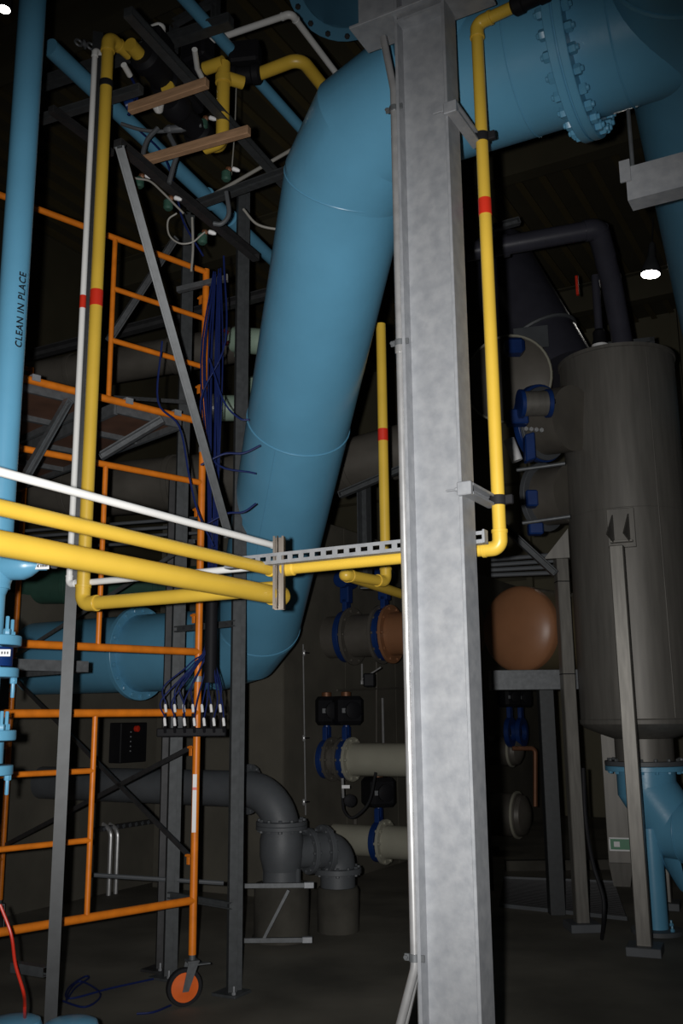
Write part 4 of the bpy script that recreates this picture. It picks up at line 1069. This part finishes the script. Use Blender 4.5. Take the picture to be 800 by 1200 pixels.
part(fl_, 'disc', G().lathe([(0.40, 0), (0.41, 0.01), (0.41, 0.04), (0.38, 0.06), (0.2, 0.09), (0.02, 0.1)], P(596, 445, 8.5), nv, 40), BROWNP)
part(fl_, 'rim', G().torus(P(596, 445, 8.5)+nv*0.05, nv, 0.405, 0.012, 40), CREAM)
sp = thing('stainless_line', 'stainless pipe with blue valve entering the tank side', 'pipe', P(640, 490, 7.7))
l0 = P(612, 500, 7.9); l1 = P(672, 490, 7.5)
ld = (l1-l0).normalized()
part(sp, 'pipe_length', G().tube([P(636, 496, 7.75), l1], 0.27, 36), BROWNP)
part(sp, 'valve_ring', G().ring(P(630, 497, 7.8), ld, 0.33, 0.2, 0.06, 36, 0.004), VBLUE)
part(sp, 'steel_ring', G().ring(P(634, 497, 7.77), ld, 0.31, 0.2, 0.05, 36, 0.004), GREYP)
ac = P(626, 473, 7.3)
ab = part(sp, 'actuator_cylinder', G().lathe([(0.10, -0.10), (0.10, 0.10)], ac, V((1, 0.1, 0.04)), 28), SST)
for s_ in (-1, 1): part(ab, 'end_cap', G().lathe([(0.09, -0.02), (0.115, -0.015), (0.115, 0.015), (0.09, 0.02)], ac+V((0.11, 0.011, 0.0044))*s_, V((1, 0.1, 0.04)), 20), VBLUE)
part(ab, 'vent_nub', G().tube([P(638, 472, 7.3), P(650, 470, 7.3)], 0.022, 10), BLKP)
part(ab, 'mount_block', G().bbox(P(606, 490, 7.4), V((0.08, 0, 0)), V((0, 0.06, 0)), UP*0.06, 0.01), VBLUE)
part(sp, 'small_fitting', G().tube([P(596, 515, 7.4), P(606, 540, 7.4)], 0.045, 14), PAPER)
part(sp, 'upper_actuator', G().bbox(P(602, 407, 7.95), V((0.085, 0, 0)), V((0, 0.08, 0)), UP*0.07, 0.03), VBLUE)
part(sp, 'hanging_valve', G().bbox(P(620, 525, 7.35), V((0.04, 0, 0.012)), V((0, 0.05, 0)), UP*0.11, 0.01), VBLUE)
for k in range(4): shared(sp, 'bolt', 'spb', hexbolt(0.02, 0.02), COND, P(616+6*k, 503+k*0.5, 7.42), V((0, -1, 0)))
lowv = thing('lower_stainless_line', 'lower stainless pipe with dim blue valve beside the tank', 'pipe', P(640, 590, 8.0))
part(lowv, 'pipe_length', G().tube([P(640, 582, 8.1), P(670, 578, 7.9)], 0.25, 32), BROWNP)
part(lowv, 'valve_block', G().bbox(P(622, 585, 7.9), V((0.05, 0, 0)), V((0, 0.06, 0)), UP*0.07, 0.012), VBLUE)
part(lowv, 'valve_ring', G().ring(P(634, 583, 8.12), P(670, 578, 7.9)-P(640, 582, 8.1), 0.3, 0.2, 0.05, 32, 0.004), GREYP)
part(lowv, 'small_block', G().bbox(P(627, 620, 7.8), V((0.06, 0, 0)), V((0, 0.05, 0)), UP*0.05, 0.012), VBLUE)
for i, (x0, y0_, x1, y1_, lb) in enumerate(((605, 551, 662, 543, 'upper bright tube rail left of the tank'), (612, 613, 668, 605, 'lower bright tube rail left of the tank'))):
    solo('tube_rail', G().tube([P(x0, y0_, 7.4), P(x1, y1_, 7.3)], 0.015, 12), GALVD, lb, 'rail', 'tube rails')
for i in range(4):
    solo('conduit_rack_line', G().tube([P(575, 656+6*i, 7.9), P(650, 650+7*i, 7.9)], 0.018, 10), GREYP, ('top', 'second', 'third', 'lowest')[i]+' of four parallel grey conduits above the tan vessel', 'conduit', 'parallel conduits')
bar_thing('pipe_prop', 'grey strut slanting down behind the yellow elbow', P(588, 615, 7.3), P(650, 672, 7.3), 0.05, STRUT)
# high-bay lamp
def highbay(name, lb, p, r, tilt):
    t = thing(name, lb, 'lamp', p); ax = V(tilt).normalized()
    part(t, 'shade', G().lathe([(r*1.02, -0.005), (r*1.05, 0.02), (r*0.85, 0.12), (r*0.45, 0.24), (r*0.35, 0.42), (r*0.2, 0.46)], p, ax, 28), GREYP)
    part(t, 'lens', G().lathe([(r*0.96, -0.012), (r*0.96, -0.004)], p, ax, 28), LAMP)
    part(t, 'hook', G().tube([p+ax*0.45, p+ax*0.9], 0.012, 8), STEELD)
    return t
lpz = P(762, 321, 12.0)
highbay('high_bay_lamp', 'lit round high-bay lamp hanging under the roof at right', lpz, 0.125, V((0.12, 0, 1)))
highbay('high_bay_lamp', 'lit lamp at the top left corner beside the blue pipe', P(5, 10, 7.0), 0.05, V((0.1, 0, 1)))

# ================================================================== overhead rack at the upper left
def zbar(label, a, b, z, w=0.045, m=None, name='overhead_strut'):
    p0, p1 = Pz(a[0], a[1], z), Pz(b[0], b[1], z)
    t = bar_thing(name, label, p0, p1, w, m or GALVD, 'strut', None, 'overhead struts')
    return t
zbar('long overhead strut running down-right above the lumber boards', (150, 14), (348, 232), 4.95, 0.05, STRUT)
zbar('overhead strut crossing behind the yellow riser top', (38, 102), (270, 24), 5.4, 0.065, STRUT)
zbar('lower overhead strut left of the yellow riser', (48, 140), (165, 104), 4.85, 0.045, STRUT)
zbar('overhead strut meeting the top of the tall rack post', (222, 243), (350, 196), 4.85, 0.05, STRUT)
zbar('black overhead channel under the sensors', (138, 168), (300, 302), 4.55, 0.05, STEELD)
zbar('thin overhead strut left behind blue pipe', (60, 128), (130, 180), 4.75, 0.04, STEELD)
bx = thing('strut_hanger', 'small square strut hanger hung at the top of the rack', 'hanger', Pz(225, 50, 5.15))
h0 = Pz(203, 62, 5.43); h1 = Pz(252, 36, 5.43)
part(bx, 'left_drop', G().prism(cprof(0.041, 0.041), h0, h0+UP*0.18, A), STRUT); part(bx, 'right_drop', G().prism(cprof(0.041, 0.041), h1, h1+UP*0.5, A), STRUT)
part(bx, 'top_bar', G().prism(cprof(0.041, 0.041), h0+UP*0.2, h1+UP*0.2, UP), STRUT)
def zpipe(name, label, pts, z, r, m, cat='pipe', rad=None):
    return pipe_thing(name, label, cat, [Pz(x, y, z) for x, y in pts], r, m, 16, rad=rad)
b1_ = zpipe('overhead_blue_pipe', 'blue overhead pipe passing behind the sensors and rack post', [(58, 55), (332, 316)], 5.15, 0.05, BLUE)
q0, q1 = Pz(58, 55, 5.15), Pz(332, 316, 5.15); dd = (q1-q0).normalized()
for px in (245, 272): part(b1_, 'coupling', G().lathe([(0.052, -0.05), (0.064, -0.045), (0.064, 0.045), (0.052, 0.05)], toX(q0, dd, px), dd, 20), BLUE)
zpipe('thin_overhead_blue_pipe', 'thinner blue overhead pipe crossing above the yellow valves', [(195, -25), (372, 172)], 5.45, 0.036, BLUE)
zpipe('overhead_white_pipe', 'white plastic pipe with one bend near the roof', [(220, 57), (341, 16), (412, 110)], 5.6, 0.020, WHT, rad=0.04)
yv = thing('overhead_yellow_line', 'yellow overhead pipe with black valves near the rack top', 'pipe', Pz(262, 80, 5.3))
R_ = 0.038
def yl_(pts, z=5.3): part(yv, 'pipe_length', G().tube(fillet([Pz(x, y, z) for x, y in pts], 0.07, 8), R_, 18), YEL)
yl_([(300, 88), (352, 68), (398, 126)])
yl_([(236, 82), (262, 73)])
tee = Pz(262, 76, 5.3)
dp0 = tee; dp1 = toY(tee, UP, 166)
part(yv, 'drop', G().tube(fillet([dp0+UP*0.01, dp1, dp1+A*0.12], 0.05, 6), R_, 18), YEL)
part(yv, 'tee_collar', G().ring(toY(tee, UP, 98), UP, R_*1.25, R_*0.9, 0.05, 18, 0.002), YEL)
part(yv, 'tee_branch', G().tube([toY(tee, UP, 90), toY(tee, UP, 90)+(Pz(300, 88, 5.3)-tee).normalized()*0.12], R_, 18), YEL)
def bvalve(a, b, z, r, lb, hub=True):
    p0, p1 = Pz(*a, z), Pz(*b, z); d_ = (p1-p0); L_ = d_.length; d_.normalize()
    t = thing('union_valve', lb, 'valve', p0, 'black overhead valves')
    part(t, 'body', G().lathe([(r*0.75, 0), (r, 0.08*L_), (r, 0.25*L_), (r*0.8, 0.3*L_), (r*0.8, 0.7*L_), (r, 0.75*L_), (r, 0.92*L_), (r*0.75, L_)], p0, d_, 18), BLKP)
    c = (p0+p1)/2
    part(t, 'actuator', G().bbox(c+UP*(r+0.07), d_*0.09, perp(d_)[0]*0.06, UP*0.07, 0.015), BLKP)
    part(t, 'port_fitting', G().lathe([(0.012, 0), (0.016, 0.01), (0.016, 0.03), (0.01, 0.04)], c+UP*(r+0.05)-perp(d_)[0]*0.06-V((0, 0.02, 0)), V((0.3, -1, -0.2)), 8), PAPER)
    return t
bvalve((268, 90), (306, 86), 5.3, 0.062, 'black overhead valve under the thin blue pipe')
bvalve((222, 88), (240, 80), 5.3, 0.055, 'black overhead valve left of the yellow tee')
bvalve((166, 62), (200, 105), 5.05, 0.085, 'large black overhead valve above the upper lumber board')
bvalve((198, 116), (240, 165), 4.95, 0.085, 'large black overhead valve above the lower lumber board')
ys = thing('yellow_stub_pipe', 'short yellow pipe lengths between the large black overhead valves', 'pipe', Pz(180, 95, 5.0))
part(ys, 'upper_stub', G().tube([Pz(152, 52, 5.05), Pz(170, 72, 5.05)], R_, 16), YEL)
part(ys, 'middle_stub', G().tube([Pz(196, 102, 4.98), Pz(212, 124, 4.98)], R_, 16), YEL)
part(ys, 'bent_end', G().tube(fillet([Pz(238, 160, 4.95), Pz(254, 178, 4.95), Pz(266, 150, 4.95)], 0.05, 6), R_, 16), YEL)
for i, (a, b, z) in enumerate((((152, 128), (243, 97), 4.72), ((163, 190), (292, 153), 4.62))):
    p0, p1 = Pz(*a, z), Pz(*b, z)
    solo('lumber_board', G().bar(p0, p1, 0.05, 0.038, UP, 0.003), WOOD, ('upper raw lumber board laid across the overhead rack', 'lower raw lumber board laid across the overhead rack')[i], 'board', 'lumber boards')
for lb, pts, z in (('small white pipe elbow at the rack top', [(176, 33), (191, 27), (190, 50)], 5.3), ('small white pipe fork under the upper lumber board', [(180, 122), (187, 135), (189, 120)], 4.8), ('short white pipe between the black valves', [(228, 58), (231, 80), (236, 90)], 5.2), ('short white pipe right of the yellow riser', [(145, 76), (152, 88)], 4.9)):
    solo('white_fitting', G().tube(fillet([Pz(x, y, z) for x, y in pts], 0.03, 5), 0.016, 12), WHT, lb, 'fitting')
# sensors with green bodies, brass nuts and grey leads
for i, (x, y, lb) in enumerate(((163, 216, 'green sensor hanging first along the black channel'), (197, 242, 'green sensor hanging second along the black channel'), (265, 208, 'green sensor beside the hanging wire'), (238, 148, 'green sensor at the end of the grey adapter'), (237, 282, 'green sensor hanging lowest near the air tubes'))):
    p = P(x, y, 5.0); t = thing('green_sensor', lb, 'sensor', p, 'green sensors')
    part(t, 'body', G().lathe([(0.018, -0.02), (0.028, -0.01), (0.028, 0.03), (0.02, 0.04)], p, UP, 14), SGREEN)
    part(t, 'brass_nut', G().lathe([(0.014, 0), (0.018, 0.005), (0.018, 0.018), (0.012, 0.025)], p+UP*0.04+V((0.01, 0, 0)), V((0.4, 0, 1)), 6), COPPER)
    part(t, 'plug', G().lathe([(0.009, 0), (0.013, 0.005), (0.013, 0.03), (0.007, 0.045)], p+V((0.035, -0.01, 0.05)), V((1, 0, -0.35)), 10), PAPER)
leads = [([(150, 195), (157, 208), (175, 212), (190, 225), (205, 240), (215, 250)], 4.95, 0.006, CABLE, 'grey lead joining the first two green sensors'),
         ([(207, 250), (197, 258), (198, 275), (210, 285), (225, 284), (235, 276), (240, 272)], 4.95, 0.005, CABLE, 'grey lead curling in a loop above the scaffold'),
         ([(225, 255), (226, 290), (224, 318)], 5.1, 0.007, CABLE, 'white lead hanging straight down above the scaffold'),
         ([(277, 92), (275, 150), (271, 205)], 5.2, 0.004, CABLE, 'thin wire hanging beside the yellow drop'),
         ([(142, 145), (165, 152), (190, 154), (215, 150), (236, 147)], 4.95, 0.011, GREYP, 'thick grey hose running to the green sensor'),
         ([(185, 150), (172, 165), (168, 185), (180, 192)], 4.9, 0.014, GREYP, 'grey flexible conduit loop left of the lumber end'),
         ([(198, 158), (207, 178), (203, 195), (198, 215)], 4.9, 0.014, GREYP, 'grey flexible conduit loop below the lumber board'),
         ([(265, 225), (268, 250), (260, 262), (250, 262)], 4.9, 0.013, GREYP, 'grey flexible conduit loop beside the tall rack post'),
         ([(285, 245), (300, 262), (320, 268), (330, 266), (332, 250)], 5.4, 0.008, CABLE, 'silver flexible lead sagging right of the tall rack post'),
         ([(150, 135), (160, 120), (158, 100), (150, 85)], 4.85, 0.008, HOSEB, 'blue tube looping right of the yellow riser')]
for pts, d_, r_, m_, lb in leads:
    solo('cable_lead', G().tube(spline([P(x, y, d_) for x, y in pts], 6), r_, 8), m_, lb, 'cable', 'cable leads')
ad = thing('cable_adapter', 'tapered grey cable adapter left of a green sensor', 'adapter', P(205, 151, 4.93))
part(ad, 'body', G().lathe([(0.01, -0.07), (0.022, -0.05), (0.024, 0.03), (0.012, 0.08)], P(206, 151, 4.93), V((1, 0, 0.08)), 12), GREYP)
part(ad, 'nut', G().lathe([(0.024, 0), (0.026, 0.005), (0.026, 0.02)], P(196, 152, 4.93), V((1, 0, 0.08)), 6), GREYP)
solo('overhead_conduit', G().tube([Pz(224, 243, 4.9), Pz(358, 166, 5.2)], 0.012, 10), CABLE, 'thin light conduit sloping up to the blue incline', 'conduit')
tbw = thing('blue_solenoid', 'small blue solenoid hanging right of the yellow riser', 'valve', P(152, 122, 4.85))
part(tbw, 'coil', G().lathe([(0.02, -0.03), (0.03, -0.025), (0.03, 0.025), (0.02, 0.03)], P(152, 122, 4.85), V((1, 0, 0.4)), 14), VBLUE)
part(tbw, 'stem', G().tube([P(152, 122, 4.85), P(158, 112, 4.85)], 0.012, 10), VBLUE)
pf_ = thing('chain_fitting', 'knobbly metal fitting left of the white riser top', 'fitting', P(105, 55, 4.6))
for k in range(5): part(pf_, 'link', G().torus(P(92+7*k, 50+2*k, 4.6), V((1, 0.3 if k % 2 else -1.2, 0.3)), 0.02, 0.007, 14), GALVD)
rb_ = thing('small_rung', 'short bright strut rung between the rack posts above scaffold', 'rung', P(230, 335, 5.9))
part(rb_, 'channel', G().bar(P(208, 340, 6.0), P(266, 326, 5.9), 0.035, 0.035, UP), GALVD)
part(rb_, 'end_cap', G().bbox(P(266, 326, 5.88), V((0.006, 0, 0)), V((0, 0.018, 0)), UP*0.022, 0.001), COND)
# far dark blue flanged pipe end near the roof
ff = P(402, -22, 6.2); fx = V((0.05, 0.55, 0.85)).normalized()
fb = thing('roof_blue_pipe', 'dark blue flanged pipe end high behind the bracket beam', 'pipe', ff)
flange(fb, ff, fx, 0.43, 0.05, BLUE, nb=16, rb=0.385, br=0.022, bh=0.025, both=True, boltm=STEELD)
part(fb, 'pipe_length', G().tube([ff, ff+fx*1.3], 0.33, 36), BLUE)

# ================================================================== middle distance: second yellow pipe, big brown pipes, green vessels
m0 = P(452, 682, 5.6); mt = P(438, 395, 5.6); mt = toY(m0, UP, 380)
ml_ = Pz(401, 673, m0.z); mr_ = Pz(482, 700, m0.z)
my = pipe_thing('rear_yellow_pipe', 'rear yellow pipe with red band between blue incline and column', 'pipe', [mt, m0, ml_, mr_], 0.030, YEL, rad=0.05)
band(my, toY(m0, UP, 510), UP, 0.030, 0.075)
for nm, lb, a, b, d0, d1, r_, m_ in (
    ('brown_main_pipe', 'wide brownish steel pipe behind the rear yellow pipe', (380, 552), (490, 522), 8.4, 8.0, 0.225, BROWNP),
    ('brown_main_pipe', 'wide brownish steel pipe behind the upper scaffold frame', (20, 448), (285, 402), 9.0, 8.4, 0.17, BROWNP),
    ('brown_main_pipe', 'widest brownish steel pipe behind the middle scaffold frame', (20, 582), (285, 560), 9.0, 8.4, 0.25, BROWNP),
    ('green_main_pipe', 'dim green pipe just above the lower blue run', (20, 688), (262, 684), 8.8, 8.4, 0.16, SGREEN)):
    p0, p1 = P(*a, d0), P(*b, d1); t = thing(nm, lb, 'pipe', p0, 'large background pipes' if nm[0] == 'b' else None); dd = (p1-p0).normalized()
    part(t, 'pipe_length', G().tube([p0, p1], r_, 32), m_)
    for f in (0.25, 0.7): part(t, 'joint_ring', G().ring(p0.lerp(p1, f), dd, r_*1.07, r_*0.95, 0.05, 32, 0.004), m_)
sv = thing('green_vessel', 'pale green vertical vessel half hidden behind the blue incline', 'vessel', P(301, 560, 7.9))
va_, vb2 = P(301, 590, 7.9), P(301, 452, 7.9); vb2 = toY(va_, UP, 462)
part(sv, 'shell', G().lathe([(0.2, -0.3), (0.2, 0), (0.2, (vb2-va_).length), (0.17, (vb2-va_).length+0.09), (0.09, (vb2-va_).length+0.14), (0.01, (vb2-va_).length+0.155)], va_, UP, 32), SEA)
nz = P(292, 478, 7.8)
noz = part(sv, 'nozzle', G().tube([nz, toX(nz, V((-1, 0, 0)), 253)], 0.11, 24), SEA)
part(noz, 'clamp_ring', G().ring(toX(nz, V((-1, 0, 0)), 254), V((-1, 0, 0)), 0.125, 0.08, 0.03, 24, 0.003), COND)
se = thing('green_elbow_pipe', 'pale green pipe elbow above the green vessel', 'pipe', P(300, 400, 7.6))
part(se, 'elbow', G().tube(fillet([P(276, 398, 7.7), P(300, 400, 7.6), P(322, 402, 7.6)], 0.2, 6), 0.11, 24), SEA)
part(se, 'cap', G().tube([P(281, 418, 7.6), P(284, 385, 7.6)], 0.05, 16), SEA)
part(se, 'red_wheel', G().torus(P(262, 395, 7.6), V((0.5, -1, 0)), 0.06, 0.014, 20), mat('dark_red_wheel', (0.10, 0.01, 0.012), 0.5))
for i in range(4):
    solo('rack_conduit', G().tube([P(30, 622+7*i, 7.6), P(238, 606+9*i, 7.3)], 0.013, 8), GREYP, ('highest', 'second highest', 'third highest', 'lowest')[i]+' of four thin conduits behind the yellow feed pipes', 'conduit', 'thin rack conduits')
bar_thing('tray_beam', 'dark beam crossing behind the upper scaffold rungs', P(28, 418, 7.6), P(330, 340, 7.0), 0.07, STEELD, 'beam')
bar_thing('slanted_support', 'grey strut slanting up to the column behind the rear yellow pipe', P(398, 580, 7.2), P(480, 545, 7.0), 0.05, STRUT)
bar_thing('back_post', 'grey strut post behind the rear yellow pipe', P(428, 690, 7.6), P(426, 570, 7.6), 0.085, STRUT, 'post', A)
# blue pipe tops at the bottom edge, near the camera
for i, (x, y, lb) in enumerate(((16, 1188, 'blue pipe dome just showing at the bottom left corner'), (83, 1190, 'second blue pipe dome showing along the bottom edge'))):
    p = P(x, y+16, 4.3); t = thing('blue_pipe_end', lb, 'pipe', V((p.x, p.y, 0)), 'blue pipe ends')
    part(t, 'dome', G().lathe([(0.115, -0.05), (0.115, 0), (0.105, 0.025), (0.08, 0.036), (0.04, 0.042), (0.005, 0.044)], p, UP, 28), BLUE)
    part(t, 'stem', G().tube([V((p.x, p.y, 0)), p-UP*0.03], 0.08, 24), BLUE)
